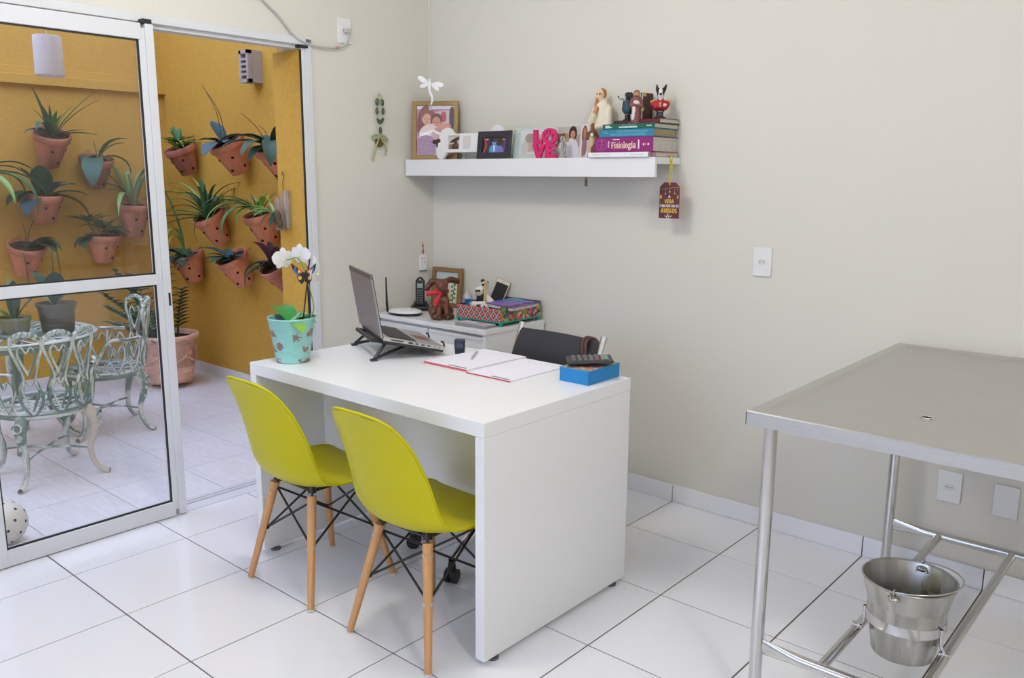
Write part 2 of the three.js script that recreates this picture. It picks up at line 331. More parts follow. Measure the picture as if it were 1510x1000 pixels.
// ---------------------------------------------------------------- desk
const DX0 = 0.634, DX1 = 1.849, DZ0 = 0.812, DZ1 = 1.576, DH = 0.774;
{
  const t = thing('desk', 'white laminate desk with thick top and panel sides', 'desk', [DX0, 0, DZ0]);
  const w = DX1 - DX0, d = DZ1 - DZ0;
  const m = mat([0.86, 0.86, 0.86], 0.28);
  part(t, 'top', span(0, w, DH - 0.045, DH, 0, d, 0.0012), m);
  part(t, 'side_panel', span(0, 0.036, 0.018, DH - 0.0455, 0.0006, d - 0.0006, 0.0008), m);
  part(t, 'side_panel', span(w - 0.036, w, 0.018, DH - 0.0455, 0.0006, d - 0.0006, 0.0008), m);
  part(t, 'modesty_panel', span(0.036, w - 0.036, 0.36, DH - 0.0455, 0.44, 0.458, 0.0008), m);
  for (const x of [0.02, w - 0.02]) for (const z of [0.06, d - 0.06]) part(t, 'foot', [rod([x, 0, z], [x, 0.008, z], 0.02, 0.02, 20), rod([x, 0.008, z], [x, 0.019, z], 0.008)], mat([0.12, 0.12, 0.13], 0.35));
}
// ---------------------------------------------------------------- yellow shell chairs
{
  const mShell = mat('#c4ba00', 0.42, { specularIntensity: 0.6 });
  const wn = noise2(64, 77);
  const mWood = mat([1, 1, 1], 0.5, { map: tex(256, (u, v) => { const g = wn(u * 48, v * 5) * 0.5 + wn(u * 24 + 9, v * 3) * 0.5, f = wn(u * 60, v * 60); const k = 0.86 + 0.2 * g - (f > 0.86 ? 0.08 : 0); return [216 * k, 160 * k, 106 * k]; }, { color: true }) });
  const mBlack = mat([0.012, 0.012, 0.013], 0.35), mScrew = mat([0.6, 0.6, 0.58], 0.35, { metalness: 0.8 });
  // centre profile (z, y), half width, edge lift
  const prof = [[0.205, 0.383, 0.142, 0.0], [0.212, 0.4, 0.165, 0.003], [0.2, 0.415, 0.183, 0.006], [0.15, 0.421, 0.198, 0.011], [0.08, 0.416, 0.205, 0.016], [0.0, 0.408, 0.207, 0.022], [-0.07, 0.405, 0.206, 0.031], [-0.125, 0.413, 0.202, 0.042], [-0.165, 0.436, 0.197, 0.052], [-0.192, 0.473, 0.191, 0.058], [-0.208, 0.522, 0.186, 0.06], [-0.221, 0.578, 0.181, 0.056], [-0.234, 0.634, 0.174, 0.048], [-0.247, 0.685, 0.165, 0.039], [-0.261, 0.729, 0.152, 0.029], [-0.273, 0.764, 0.135, 0.019], [-0.284, 0.788, 0.113, 0.01], [-0.293, 0.8015, 0.086, 0.005], [-0.3, 0.809, 0.05, 0.002]];
  const cz = new THREE.CatmullRomCurve3(prof.map((p) => V(p[0], p[1], 0))), cw = new THREE.CatmullRomCurve3(prof.map((p) => V(p[2], p[3], 0)));
  const NV = 44, NU = 24, th = 0.007, S = [], pos = [], idx = [];
  for (let i = 0; i <= NV; i++) {
    const t = i / NV, c = cz.getPoint(t), w = cw.getPoint(t), tg = cz.getTangent(t), n = V(tg.y, -tg.x, 0);   // n: up on the seat, forward on the back
    for (let j = 0; j <= NU; j++) {
      const u = -1 + 2 * j / NU, e = Math.pow(Math.abs(u), 2.4) * w.y, lip = Math.max(0, Math.abs(u) - 0.93) / 0.07;
      S.push(V(u * w.x, c.y + n.y * e - lip * 0.002, c.x + n.x * e));
    }
  }
  const at = (i, j) => S[clamp(i, 0, NV) * (NU + 1) + clamp(j, 0, NU)];
  for (const s of [1, 0]) for (let i = 0; i <= NV; i++) for (let j = 0; j <= NU; j++) {
    const p = at(i, j), du = at(i, j + 1).clone().sub(at(i, j - 1)), dv = at(i + 1, j).clone().sub(at(i - 1, j)), n = dv.cross(du).normalize();
    const q = p.clone().addScaledVector(n, s ? 0 : th); pos.push(q.x, q.y, q.z);
  }
  const nn = (NV + 1) * (NU + 1);
  for (let i = 0; i < NV; i++) for (let j = 0; j < NU; j++) { const a = i * (NU + 1) + j, b = a + NU + 1; idx.push(a, b, a + 1, a + 1, b, b + 1, nn + a, nn + a + 1, nn + b, nn + a + 1, nn + b + 1, nn + b); }
  const edge = []; for (let j = 0; j < NU; j++) edge.push(j); for (let i = 0; i < NV; i++) edge.push(i * (NU + 1) + NU); for (let j = NU; j > 0; j--) edge.push(NV * (NU + 1) + j); for (let i = NV; i > 0; i--) edge.push(i * (NU + 1));
  edge.forEach((a, k) => { const b = edge[(k + 1) % edge.length]; idx.push(a, b, nn + a, b, nn + b, nn + a); });
  let shell = new THREE.BufferGeometry(); shell.setAttribute('position', new THREE.Float32BufferAttribute(pos, 3)); shell.setIndex(idx); shell = toCreasedNormals(shell, 0.9);
  const lip = tube(edge.filter((_, k) => k % 2 === 0).map((a) => S[a].toArray()), 0.0048, 150, 7, true);
  const top = 0.107, foot = 0.187, hTop = 0.392;
  const legAt = (sx, sz, y) => { const t = 1 - y / hTop; return [sx * lerp(top, foot, t), y, sz * lerp(top, foot, t)]; };
  function makeChair() {
    const t = thing('shell_chair', '', 'chair', [0, 0, 0], PI, 'yellow shell chairs at the desk');
    const s = part(t, 'shell', shell, mShell); part(s, 'rim', lip, mShell);
    for (const [sx, sz] of [[1, 1], [1, -1], [-1, 1], [-1, -1]]) {
      const c = new THREE.CylinderGeometry(0.0165, 0.0115, hTop - 0.005, 18); c.translate(0, (hTop - 0.005) / 2, 0);
      const a = V(...legAt(sx, sz, 0.005)), b = V(...legAt(sx, sz, hTop)); c.applyQuaternion(new THREE.Quaternion().setFromUnitVectors(V(0, 1, 0), b.clone().sub(a).normalize())).translate(a.x, a.y, a.z);
      const l = part(t, 'leg', c, mWood);
      part(l, 'glide', rod(legAt(sx, sz, 0), legAt(sx, sz, 0.006), 0.0125, 0.0125, 16), mat([0.7, 0.68, 0.62], 0.5));
      part(l, 'bracket', [rod(legAt(sx, sz, 0.325), [sx * 0.1, 0.39, sz * 0.1], 0.0045), rod([sx * 0.104, 0.384, sz * 0.104], [sx * 0.098, 0.408, sz * 0.098], 0.0155, 0.013, 14)], mBlack);
      for (const y of [0.345, 0.205]) { const q = legAt(sx, sz, y); for (const [dx, dz] of [[sx, 0], [0, sz]]) { const k = 0.0105 + 0.006 * y / hTop; part(l, 'screw', rod([q[0] + dx * k * 0.6, q[1], q[2] + dz * k * 0.6], [q[0] + dx * (k + 0.003), q[1], q[2] + dz * (k + 0.003)], 0.0055, 0.005, 12), mScrew); } }
    }
    const cs = [[1, 1], [1, -1], [-1, -1], [-1, 1]];
    for (let k = 0; k < 4; k++) {
      const [ax, az] = cs[k], [bx, bz] = cs[(k + 1) % 4], inn = ([x, y, z], f = 0.93) => [x * f, y, z * f];
      part(t, 'strut', [rod(inn(legAt(ax, az, 0.355)), inn(legAt(bx, bz, 0.2)), 0.0042, 0.0042, 8), ball(0.008, ...inn(legAt(bx, bz, 0.2)), 1, 1, 1, 10)], mBlack);
      part(t, 'strut', [rod(inn(legAt(bx, bz, 0.355)), inn(legAt(ax, az, 0.2)), 0.0042, 0.0042, 8), ball(0.008, ...inn(legAt(ax, az, 0.2)), 1, 1, 1, 10)], mBlack);
    }
    part(t, 'seat_mount', [span(-0.11, 0.11, 0.385, 0.393, -0.104, -0.092), span(-0.11, 0.11, 0.385, 0.393, 0.092, 0.104), span(-0.104, -0.092, 0.385, 0.393, -0.1, 0.1), span(0.092, 0.104, 0.385, 0.393, -0.1, 0.1)], mBlack);
    return t;
  }
  const a = makeChair(); a.position.set(0.985, 0, 1.534); a.userData.label = 'lime yellow shell chair at the desk, nearer the patio door';
  const b = a.clone(); b.name = numbered('shell_chair'); b.userData = { ...a.userData, label: 'lime yellow shell chair at the desk, nearer the steel table' }; b.position.set(1.565, 0, 1.53); scene.add(b);
}
// ---------------------------------------------------------------- stainless examination table and its bucket
{
  const sb = noise2(128, 3), brushed = tex(256, (u, v) => 120 + 24 * (sb(u * 6, v * 128) - 0.5));
  const brushedC = tex(256, (u, v) => { const k = 240 + 8 * (sb(u * 4, v * 128) - 0.5); return [k, k, k]; }, { color: true });
  const mSteel = mat([0.66, 0.65, 0.63], 0.38, { metalness: 1, roughnessMap: brushed, map: brushedC });
  mSteel.roughness = 0.75;
  const mTube = mat([0.62, 0.61, 0.6], 0.2, { metalness: 1 });
  const X0 = 2.511, X1 = 3.275, Z0 = 0.048, Z1 = 1.288, H = 0.88;
  const w = X1 - X0, d = Z1 - Z0;
  const t = thing('examination_table', 'stainless steel examination table with drain hole', 'table', [X0, 0, Z0]);
  // tray top: raised border, sheet sloping to the drain
  const hx = 0.362, hz = 0.955, b = 0.045, n = 24, pos = [], idx = [];
  const xs = [0, 0.004, b - 0.012, b + 0.006], zs = xs.slice();
  const gx = [...xs], gz = [...zs]; for (let i = 1; i < n; i++) { gx.push(b + 0.006 + (w - 2 * b - 0.012) * i / n); gz.push(b + 0.006 + (d - 2 * b - 0.012) * i / n); }
  for (const k of xs.slice().reverse()) { gx.push(w - k); gz.push(d - k); }
  const s = new THREE.Shape(); s.moveTo(b, b); s.lineTo(w - b, b); s.lineTo(w - b, d - b); s.lineTo(b, d - b); s.closePath();
  for (const z of gz) for (const x of gx) {
    const e = Math.min(x, w - x, z, d - z), r = Math.hypot(x - hx, z - hz);
    const y = e < 0.003 ? H - 0.003 : e < b - 0.005 ? H : H - 0.006 - 0.006 * Math.max(0, 1 - r / 0.7);
    pos.push(x, y, z);
  }
  const W = gx.length; for (let j = 0; j < gz.length - 1; j++) for (let i = 0; i < W - 1; i++) { const a = j * W + i; const cx = (gx[i] + gx[i + 1]) / 2, cz = (gz[j] + gz[j + 1]) / 2; idx.push(a, a + W, a + 1, a + 1, a + W, a + W + 1); }
  let g = new THREE.BufferGeometry(); g.setAttribute('position', new THREE.Float32BufferAttribute(pos, 3)); g.setIndex(idx); g = toCreasedNormals(g, 0.25); boxUV(g, 0.5); g = boxUV(g, 0.5);
  const tp = part(t, 'top', [g, boxUV(span(0, w, H - 0.037, H - 0.003, 0, 0.002, 0), 0.5), boxUV(span(0, w, H - 0.037, H - 0.003, d - 0.002, d), 0.5), boxUV(span(0, 0.002, H - 0.037, H - 0.003, 0, d), 0.5), boxUV(span(w - 0.002, w, H - 0.037, H - 0.003, 0, d), 0.5), boxUV(span(0.002, w - 0.002, H - 0.022, H - 0.02, 0.002, d - 0.002), 0.5)], mSteel);
  const ry = H - 0.012;
  part(tp, 'drain', [new THREE.TorusGeometry(0.013, 0.002, 8, 28).rotateX(PI / 2).translate(hx, ry + 0.0015, hz)], mTube);
  part(tp, 'drain_hole', rod([hx, ry - 0.002, hz], [hx, ry + 0.0012, hz], 0.012, 0.012, 24), mat([0.01, 0.01, 0.01], 0.8), 'dark round drain opening');
  for (const x of [0.045, w - 0.045]) for (const z of [0.06, d - 0.06]) part(t, 'leg', [rod([x, 0.012, z], [x, H - 0.03, z], 0.0175, 0.0175, 24)], mTube);
  for (const x of [0.045, w - 0.045]) for (const z of [0.06, d - 0.06]) part(t, 'foot', rod([x, 0, z], [x, 0.016, z], 0.02, 0.02, 20), mBlackPlastic);
  // lower rails: tubes pressed flat at their ends
  const ly = 0.205;
  for (const z of [0.06, d - 0.06]) {
    const r = new THREE.CylinderGeometry(0.015, 0.015, w - 0.12, 20, 24).rotateZ(PI / 2).translate(w / 2, ly, z), P = r.attributes.position;
    for (let i = 0; i < P.count; i++) { const k = clamp((Math.abs(P.getX(i) - w / 2) - (w / 2 - 0.16)) / 0.1, 0, 1); P.setY(i, ly + (P.getY(i) - ly) * lerp(1, 1.5, k)); P.setZ(i, z + (P.getZ(i) - z) * lerp(1, 0.35, k)); }
    r.computeVertexNormals(); part(t, 'rail', r, mTube);
  }
  for (const x of [0.22, 0.453]) part(t, 'cross_rail', rod([x, ly - 0.002, 0.07], [x, ly - 0.002, d - 0.07], 0.0135, 0.0135, 20), mTube);
  // ring that carries the bucket, on three flat straps
  const cx = 0.339, cz = 0.872, rr0 = 0.1005, yr = 0.27;
  const ring = part(t, 'bucket_ring', [lathe([[rr0, yr - 0.014], [rr0 + 0.003, yr - 0.014], [rr0 + 0.003, yr + 0.014], [rr0, yr + 0.014], [rr0, yr - 0.014]], 48).translate(cx, 0, cz)], mTube);
  for (const [x, s2, z] of [[0.22, -1, 0.03], [0.453, 1, 0.03]]) part(ring, 'strap', [taper([[cx + s2 * (rr0 + 0.001), yr + 0.01, cz + z], [cx + s2 * (rr0 + 0.003), yr - 0.04, cz + z], [x, ly + 0.01, cz + z]], [0.005, 0.005, 0.005], 10, 6), box(0.028, 0.014, 0.022, x, ly + 0.006, cz + z, 0.002)], mTube);
  // bucket
  const mBucket = mat([0.74, 0.735, 0.715], 0.4, { metalness: 1, roughnessMap: tex(128, (u, v) => 110 + 110 * (nA(u * 32, v * 4) - 0.5) + 60 * (nB(u * 32, v * 32) - 0.5)), map: tex(256, (u, v) => { const k = 214 + 50 * (nA(u * 40, v * 3) - 0.5) + 24 * (nB(u * 16, v * 16) - 0.5); return [k, k * 0.995, k * 0.975]; }, { color: true }) });
  mBucket.roughness = 0.85;
  const bk = thing('bucket', 'galvanised metal bucket with wire bail hung under the steel table', 'bucket', [X0 + cx, 0.165, Z0 + cz]);
  const y0 = 0, y1 = 0.222;
  part(bk, 'body', lathe([[0, 0.006], [0.079, 0.006], [0.081, 0], [0.083, 0.002], [0.094, 0.08], [0.098, 0.098], [0.1022, 0.115], [0.1035, 0.152], [0.1045, 0.156], [0.1055, 0.16], [0.12, y1 - 0.004], [0.1225, y1], [0.1205, y1 + 0.002], [0.118, y1 - 0.004], [0.1035, 0.158], [0.1015, 0.15], [0.1, 0.115], [0.081, 0.008], [0, 0.008]].map(([r, y]) => [r, y]), 56), mBucket);
  part(bk, 'rim', new THREE.TorusGeometry(0.1215, 0.003, 8, 64).rotateX(PI / 2).translate(0, y1, 0), mBucket);
  const ax = [0.02, -1];   // direction of the ear axis on plan
  const L = 0.121, ears = [];
  for (const s2 of [1, -1]) {
    const ex = s2 * ax[0] * 1, ez = s2 * ax[1];
    const e = part(bk, 'ear', [ball(0.011, ex * L, y1 - 0.016, ez * L, 1.6, 0.9, 1.6, 14), new THREE.TorusGeometry(0.007, 0.0022, 8, 18).rotateY(Math.atan2(ex, ez) + PI / 2).translate(ex * (L + 0.004), y1 + 0.004, ez * (L + 0.004))], mBucket);
    part(e, 'rivet', [ball(0.0035, ex * (L - 0.013) - ez * 0.013, y1 - 0.02, ez * (L - 0.013) + ex * 0.013), ball(0.0035, ex * (L - 0.013) + ez * 0.013, y1 - 0.02, ez * (L - 0.013) - ex * 0.013)], mTube);
  }
  const bail = []; for (let i = 0; i <= 16; i++) { const a = PI * i / 16, c = Math.cos(a) * (L + 0.004), s3 = Math.sin(a) * 0.142; bail.push([ax[0] * c - ax[1] * s3 * 0.93, y1 + 0.004 + s3 * 0.1, ax[1] * c + ax[0] * s3 * 0.93]); }
  part(bk, 'bail', tube(bail, 0.0024, 60, 8), mTube, 'thin wire handle lying to one side');
}
// ---------------------------------------------------------------- wall shelf
const SX1 = 1.543, SY1 = 1.556, SZ = 0.208;
{
  const t = thing('wall_shelf', 'white floating wall shelf with deep front board', 'shelf', [0.01, SY1, 0]);
  const m = mat([0.80, 0.80, 0.80], 0.35);
  part(t, 'shelf_board', span(0, SX1 - 0.01, -0.028, 0, 0.001, SZ - 0.0185, 0.0008), m);
  part(t, 'front_board', span(0, SX1 - 0.01, -0.083, 0, SZ - 0.018, SZ, 0.001), m);
}
// ---------------------------------------------------------------- drawer cabinet in the corner
const CH = 0.765, CX1 = 0.815, CZ1 = 0.455;
{
  const t = thing('drawer_cabinet', 'white drawer cabinet in the room corner behind the desk', 'cabinet', [0.015, 0, 0.012]);
  const m = mat([0.76, 0.76, 0.75], 0.35), w = CX1 - 0.015, d = CZ1 - 0.012;
  part(t, 'top', span(0, w, CH - 0.022, CH, 0, d, 0.002), m);
  part(t, 'body', [span(0.004, w - 0.004, 0.05, CH - 0.0225, 0.004, d - 0.03, 0.001), span(0.03, w - 0.03, 0, 0.05, 0.03, d - 0.06), span(0.004, 0.026, 0.05, CH - 0.0225, d - 0.03, d - 0.008), span(w - 0.026, w - 0.004, 0.05, CH - 0.0225, d - 0.03, d - 0.008)], m);
  const cols = [[0.03, w / 2 - 0.004], [w / 2 + 0.004, w - 0.03]], rows = [[0.06, 0.26], [0.268, 0.46], [0.468, 0.655], [0.662, 0.727]];
  for (const [a, b] of cols) for (const [c, e] of rows) {
    const q = part(t, 'drawer', span(a, b, c, e, d - 0.03, d - 0.012, 0.0015), mat([0.70, 0.695, 0.69], 0.4));
    part(q, 'pull_groove', span(a + 0.002, b - 0.002, e - 0.016, e - 0.004, d - 0.014, d - 0.0095, 0.001), mAlu, 'narrow pale pull strip');
  }
}
// ---------------------------------------------------------------- office chair behind the desk
{
  const t = thing('office_chair', 'black leather office chair with chrome frame behind the desk', 'chair', [1.295, 0, 0.965], -0.1);
  const mLe = mat([0.018, 0.017, 0.02], 0.42, { bumpMap: tex(128, (u, v) => 128 + 90 * (nA(u * 64, v * 64) - 0.5)), bumpScale: 0.0006 });
  const bz = -0.36, top = 0.83;
  // backrest sheet between two tubes
  const pos = [], idx = [], N = 14, K = 12;
  for (const s of [0, 1]) for (let i = 0; i <= K; i++) for (let j = 0; j <= N; j++) { const v = i / K, u = j / N * 2 - 1, y = lerp(0.47, top, v), x = u * 0.225, z = bz + 0.05 * Math.sin(v * PI) - 0.05 * v + 0.012 - 0.03 * (1 - u * u) + (s ? -0.012 : 0); pos.push(x, y, z); }
  const nn = (K + 1) * (N + 1);
  for (let i = 0; i < K; i++) for (let j = 0; j < N; j++) { const a = i * (N + 1) + j, b = a + N + 1; idx.push(a, a + 1, b, a + 1, b + 1, b, nn + a, nn + b, nn + a + 1, nn + a + 1, nn + b, nn + b + 1); }
  for (let j = 0; j < N; j++) for (const i of [0, K]) { const a = i * (N + 1) + j; idx.push(a, nn + a, a + 1, a + 1, nn + a, nn + a + 1); }
  for (let i = 0; i < K; i++) for (const j of [0, N]) { const a = i * (N + 1) + j, b = a + N + 1; idx.push(a, b, nn + a, b, nn + b, nn + a); }
  let g = new THREE.BufferGeometry(); g.setAttribute('position', new THREE.Float32BufferAttribute(pos, 3)); g.setIndex(idx); g = boxUV(toCreasedNormals(g, 0.6), 0.25);
  part(t, 'backrest', g, mLe);
  part(t, 'seat', box(0.46, 0.05, 0.44, 0, 0.455, -0.1, 0.02), mLe);
  for (const s of [-1, 1]) part(t, 'side_frame', [tube([[s * 0.232, top + 0.012, bz - 0.052], [s * 0.232, 0.66, bz + 0.01], [s * 0.232, 0.47, bz + 0.02], [s * 0.232, 0.425, bz + 0.06], [s * 0.232, 0.425, 0.1]], 0.0135, 40, 14), rod([s * 0.232, top + 0.008, bz - 0.0505], [s * 0.232, top + 0.022, bz - 0.056], 0.0145, 0.0145, 20)], mChrome);
  part(t, 'column', [rod([0, 0.1, 0], [0, 0.26, 0], 0.028, 0.028, 20), rod([0, 0.26, 0], [0, 0.42, 0], 0.018, 0.018, 20), span(-0.23, 0.23, 0.41, 0.425, -0.03, 0.03)], mChrome);
  for (let k = 0; k < 5; k++) {
    const a = 1.173 + k * 2 * PI / 5, c = Math.cos(a), s = Math.sin(a), R = 0.295;
    const l = part(t, 'base_arm', taper([[c * 0.02, 0.125, s * 0.02], [c * 0.16, 0.115, s * 0.16], [c * R, 0.085, s * R]], [0.026, 0.019, 0.014], 12, 10), mChrome);
    part(l, 'caster', [rod([c * R - s * 0.022, 0.027, s * R + c * 0.022], [c * R - s * 0.004, 0.027, s * R + c * 0.004], 0.027, 0.027, 22), rod([c * R + s * 0.004, 0.027, s * R - c * 0.004], [c * R + s * 0.022, 0.027, s * R - c * 0.022], 0.027, 0.027, 22), rod([c * R, 0.03, s * R], [c * R, 0.085, s * R], 0.02, 0.012, 14)], mBlackPlastic);
  }
}
// ---------------------------------------------------------------- courtyard: plants in wall pots
const clayN = noise2(64, 91);
const clayTex = (r, g, b, amt, s) => tex(128, (u, v) => { const k = 1 - amt * 0.5 + amt * clayN(u * 6 + s, v * 6) + amt * 0.4 * (nB(u * 40, v * 40 + s) - 0.5); return [r * k, g * k, b * k]; }, { color: true });
const mClay = [mat([1, 1, 1], 0.85, { map: clayTex(198, 128, 100, 0.22, 0) }), mat([1, 1, 1], 0.85, { map: clayTex(186, 120, 98, 0.35, 7) }), mat([1, 1, 1], 0.85, { map: clayTex(160, 100, 84, 0.5, 19) })];
const mSoil = mat('#35261f', 0.95), mHole = mat('#1c0f0b', 0.9);
const G = { mid: mat('#46703f', 0.6), dark: mat('#2b4d38', 0.55), blue: mat('#3c5a62', 0.6), lite: mat('#7ea35a', 0.5), fresh: mat('#86b84e', 0.5), purple: mat('#3f2a36', 0.5), teal: mat('#2f5648', 0.6), stem: mat('#54603a', 0.6), brown: mat('#4a3a2c', 0.7), grey: mat('#8b9a88', 0.6) };
function potGeo(R, H, r) {
  return lathe([[0, -H + 0.012], [r - 0.01, -H + 0.012], [r - 0.012, -H], [r - 0.003, -H], [r, -H + 0.004], [lerp(r, R, 0.74), -0.05], [R - 0.004, -0.048], [R, -0.042], [R + 0.003, -0.006], [R, 0], [R - 0.008, 0], [R - 0.012, -0.006], [R - 0.016, -0.04], [r - 0.012, -H + 0.014], [0, -H + 0.014]], 40);
}
function soilGeo(R, y) {
  const g = new THREE.CircleGeometry(R, 28, 0, PI * 2).rotateX(-PI / 2); const P = g.attributes.position; for (let i = 0; i < P.count; i++) P.setY(i, y + rr(-0.002, 0.006)); g.computeVertexNormals();
  const gs = [g.toNonIndexed()]; for (let i = 0; i < 26; i++) { const a = rr(0, 2 * PI), d = R * Math.sqrt(rnd()) * 0.9; gs.push(new THREE.IcosahedronGeometry(rr(0.006, 0.013), 0).scale(1, 0.6, 1.3).rotateY(a).translate(Math.cos(a) * d, y + 0.003, Math.sin(a) * d)); }
  return gs;
}
// leaves: [length, width, azimuth, elevation, droop, material, options]
function putLeaves(t, base, leaves, scatter = 0.02) {
  for (const [len, w, az, el, dr, m, o = {}] of leaves) {
    const g = leafGeo(len * (o.k ?? 1), w * (o.k ?? 1), az, el, dr, o), [dx, dz] = o.at || [Math.cos(az) * scatter * rr(0.3, 1), Math.sin(az) * scatter * rr(0.3, 1)];
    const l = part(t, 'leaf', g, m); l.position.set(base[0] + dx, base[1] + (o.up || 0), base[2] + dz);
  }
}
function stems(t, base, list, m = G.stem) { for (const [pts, r] of list) { const s = part(t, 'stem', taper(pts.map(([x, y, z]) => [base[0] + x, base[1] + y, base[2] + z]), [r, r * 0.9, r * 0.6], 20, 6), m); } }
// wall: 0 = side wall (outward +z), 1 = far wall (outward +x)
function wallPot(wall, at, label, { R = 0.112, H = 0.215, tilt = 0.27, clay = 0, leaves = [], st = [], stm, holes = 4, hs = 0 } = {}) {
  leaves = [...leaves, ...leaves.filter((_, i) => i % 2 === 0).map(([l, w, a, e, d, m, o]) => [l * rr(0.55, 0.85), w * rr(0.7, 0.95), a + rr(-0.9, 0.9), e + rr(-0.2, 0.3), d * rr(0.7, 1.1), m, o])];
  const t = thing('wall_pot', label, 'potted plant', [0, 0, 0], wall ? PI / 2 : 0, 'terracotta pots hung on the courtyard walls');
  tilt = wall ? tilt * 1.45 : tilt * 1.9;
  const r = R * 0.56, out = Math.max(R * Math.cos(tilt), H * Math.sin(tilt) + r * Math.cos(tilt)) + 0.004;   // rim centre to wall
  if (wall) t.position.set(PX, at[1], at[2] + (out - 0.12) * 0.7); else t.position.set(at[0] + (out - 0.12) * 0.7, at[1], PZ);
  const tl = (g) => g.rotateX(tilt).translate(0, 0, out);
  const p = part(t, 'pot', tl(potGeo(R, H, r)), mClay[clay]);
  for (let i = 0; i < holes; i++) {
    const a = hs + 0.35 + i * 0.62, y = i % 2 ? -H * 0.8 : -H * 0.42, rad = lerp(R, r, -y / H) * 0.985 + 0.002;
    part(p, 'drain_hole', tl(new THREE.CylinderGeometry(0.0095, 0.0095, 0.006, 14).rotateX(PI / 2).translate(0, y, rad - 0.002).rotateY(a - 0.6)), mHole);
  }
  part(p, 'hook', tube([[-0.03, 0.0, 0.012 + out - R * Math.cos(tilt)], [0, 0.055, 0.004], [0.03, 0.0, 0.012 + out - R * Math.cos(tilt)]], 0.0012, 14, 5), mBlackPlastic);
  part(t, 'soil', tl(merge(soilGeo(R - 0.014, -0.022))), mSoil);
  putLeaves(t, [0, -0.018, out], leaves.map((l) => { const c = l.slice(); c[6] = { ...(l[6] || {}), k: wall ? 1.35 : 1.2 }; return c; })); stems(t, [0, -0.018, out], st, stm);
  return t;
}
const fan = (n, len, w, el, dr, m, az0 = 0, az1 = 2 * PI, o = {}) => Array.from({ length: n }, (_, i) => [len * rr(0.75, 1.15), w * rr(0.85, 1.15), lerp(az0, az1, (i + 0.5) / n) + rr(-0.2, 0.2), el + rr(-0.25, 0.25), dr * rr(0.7, 1.3), Array.isArray(m) ? m[i % m.length] : m, o]);
const broad = { fold: 0.22, base: 0.3, fat: 0.55, thick: 0.003 }, strap = { fold: 0.35, base: 0.55, fat: 0.3, n: 14 };
wallPot(0, [-2.418, 1.665], 'small dark terracotta wall pot of bushy fresh leaves by the courtyard corner', { R: 0.105, H: 0.2, clay: 2, tilt: 0.2, leaves: [...fan(9, 0.14, 0.026, 0.9, 1.1, [G.mid, G.lite, G.fresh], 0, 6.28, strap), ...fan(9, 0.09, 0.03, 0.5, 0.9, [G.lite, G.mid], 0, 6.28, { ...strap, up: 0.05 }), ...fan(5, 0.1, 0.03, 1.1, 0.6, G.mid, 2.6, 3.8, { ...strap, up: 0.06 })], st: [[[[-0.03, 0, 0], [-0.05, 0.06, 0], [-0.08, 0.12, 0]], 0.004], [[[0.02, 0, 0], [0.02, 0.07, 0], [0.03, 0.12, 0]], 0.004]] });
wallPot(0, [-1.76, 1.69], 'terracotta wall pot with bluish orchid leaves and two tall bare stems', { R: 0.118, H: 0.225, leaves: [[0.19, 0.085, 1.2, 0.2, 1.2, G.blue, broad], [0.17, 0.08, 3.1, 1.1, 0.5, G.blue, broad], [0.13, 0.06, 2.2, 0.5, 0.7, G.dark, broad], [0.11, 0.06, -0.6, 0.9, 0.9, G.dark, broad], [0.12, 0.055, 3.8, 0.5, 0.8, G.blue, broad]], st: [[[[0.02, 0, 0], [-0.02, 0.2, 0.02], [-0.14, 0.36, 0.05]], 0.0032], [[[0.0, 0, 0.02], [-0.05, 0.2, 0.02], [-0.155, 0.38, 0.05]], 0.0028]], stm: G.brown });
wallPot(0, [-1.235, 1.66], 'terracotta wall pot with large arching orchid leaves, half hidden by the door reveal', { R: 0.115, H: 0.225, hs: -0.3, leaves: [[0.3, 0.075, 2.5, 0.75, 1.4, G.dark, broad], [0.26, 0.07, 1.9, 0.5, 1.1, G.teal, broad], [0.3, 0.08, 0.6, 0.6, 2.0, G.dark, broad], [0.24, 0.08, 0.0, 1.1, 1.2, G.blue, broad], [0.18, 0.07, 3.3, 0.8, 0.9, G.teal, broad], [0.2, 0.06, 1.2, 0.2, 1.2, G.dark, broad]], st: [[[[-0.02, 0, 0], [-0.1, 0.12, 0.03], [-0.22, 0.21, 0.06]], 0.0032], [[[0, 0, 0], [-0.06, 0.1, 0.0], [-0.05, 0.13, 0.05]], 0.0024]], stm: G.brown });
wallPot(0, [-2.056, 1.2], 'terracotta wall pot sprouting a thick tuft of long strap leaves', { R: 0.108, H: 0.22, leaves: [...fan(9, 0.34, 0.024, 1.15, 1.5, [G.mid, G.dark, G.lite, G.teal], 2.2, 4.6, strap), ...fan(9, 0.36, 0.02, 1.25, 1.6, [G.mid, G.dark], -1.2, 1.4, strap), [0.24, 0.05, 3.2, 1.5, 0.3, G.mid, strap], [0.26, 0.045, 2.6, 0.4, 0.6, G.lite, strap], [0.3, 0.04, 2.2, 0.2, 0.5, G.mid, strap], ...fan(5, 0.2, 0.02, 1.3, 0.5, G.dark, 0, 6.2, strap)], hs: 0.3 });
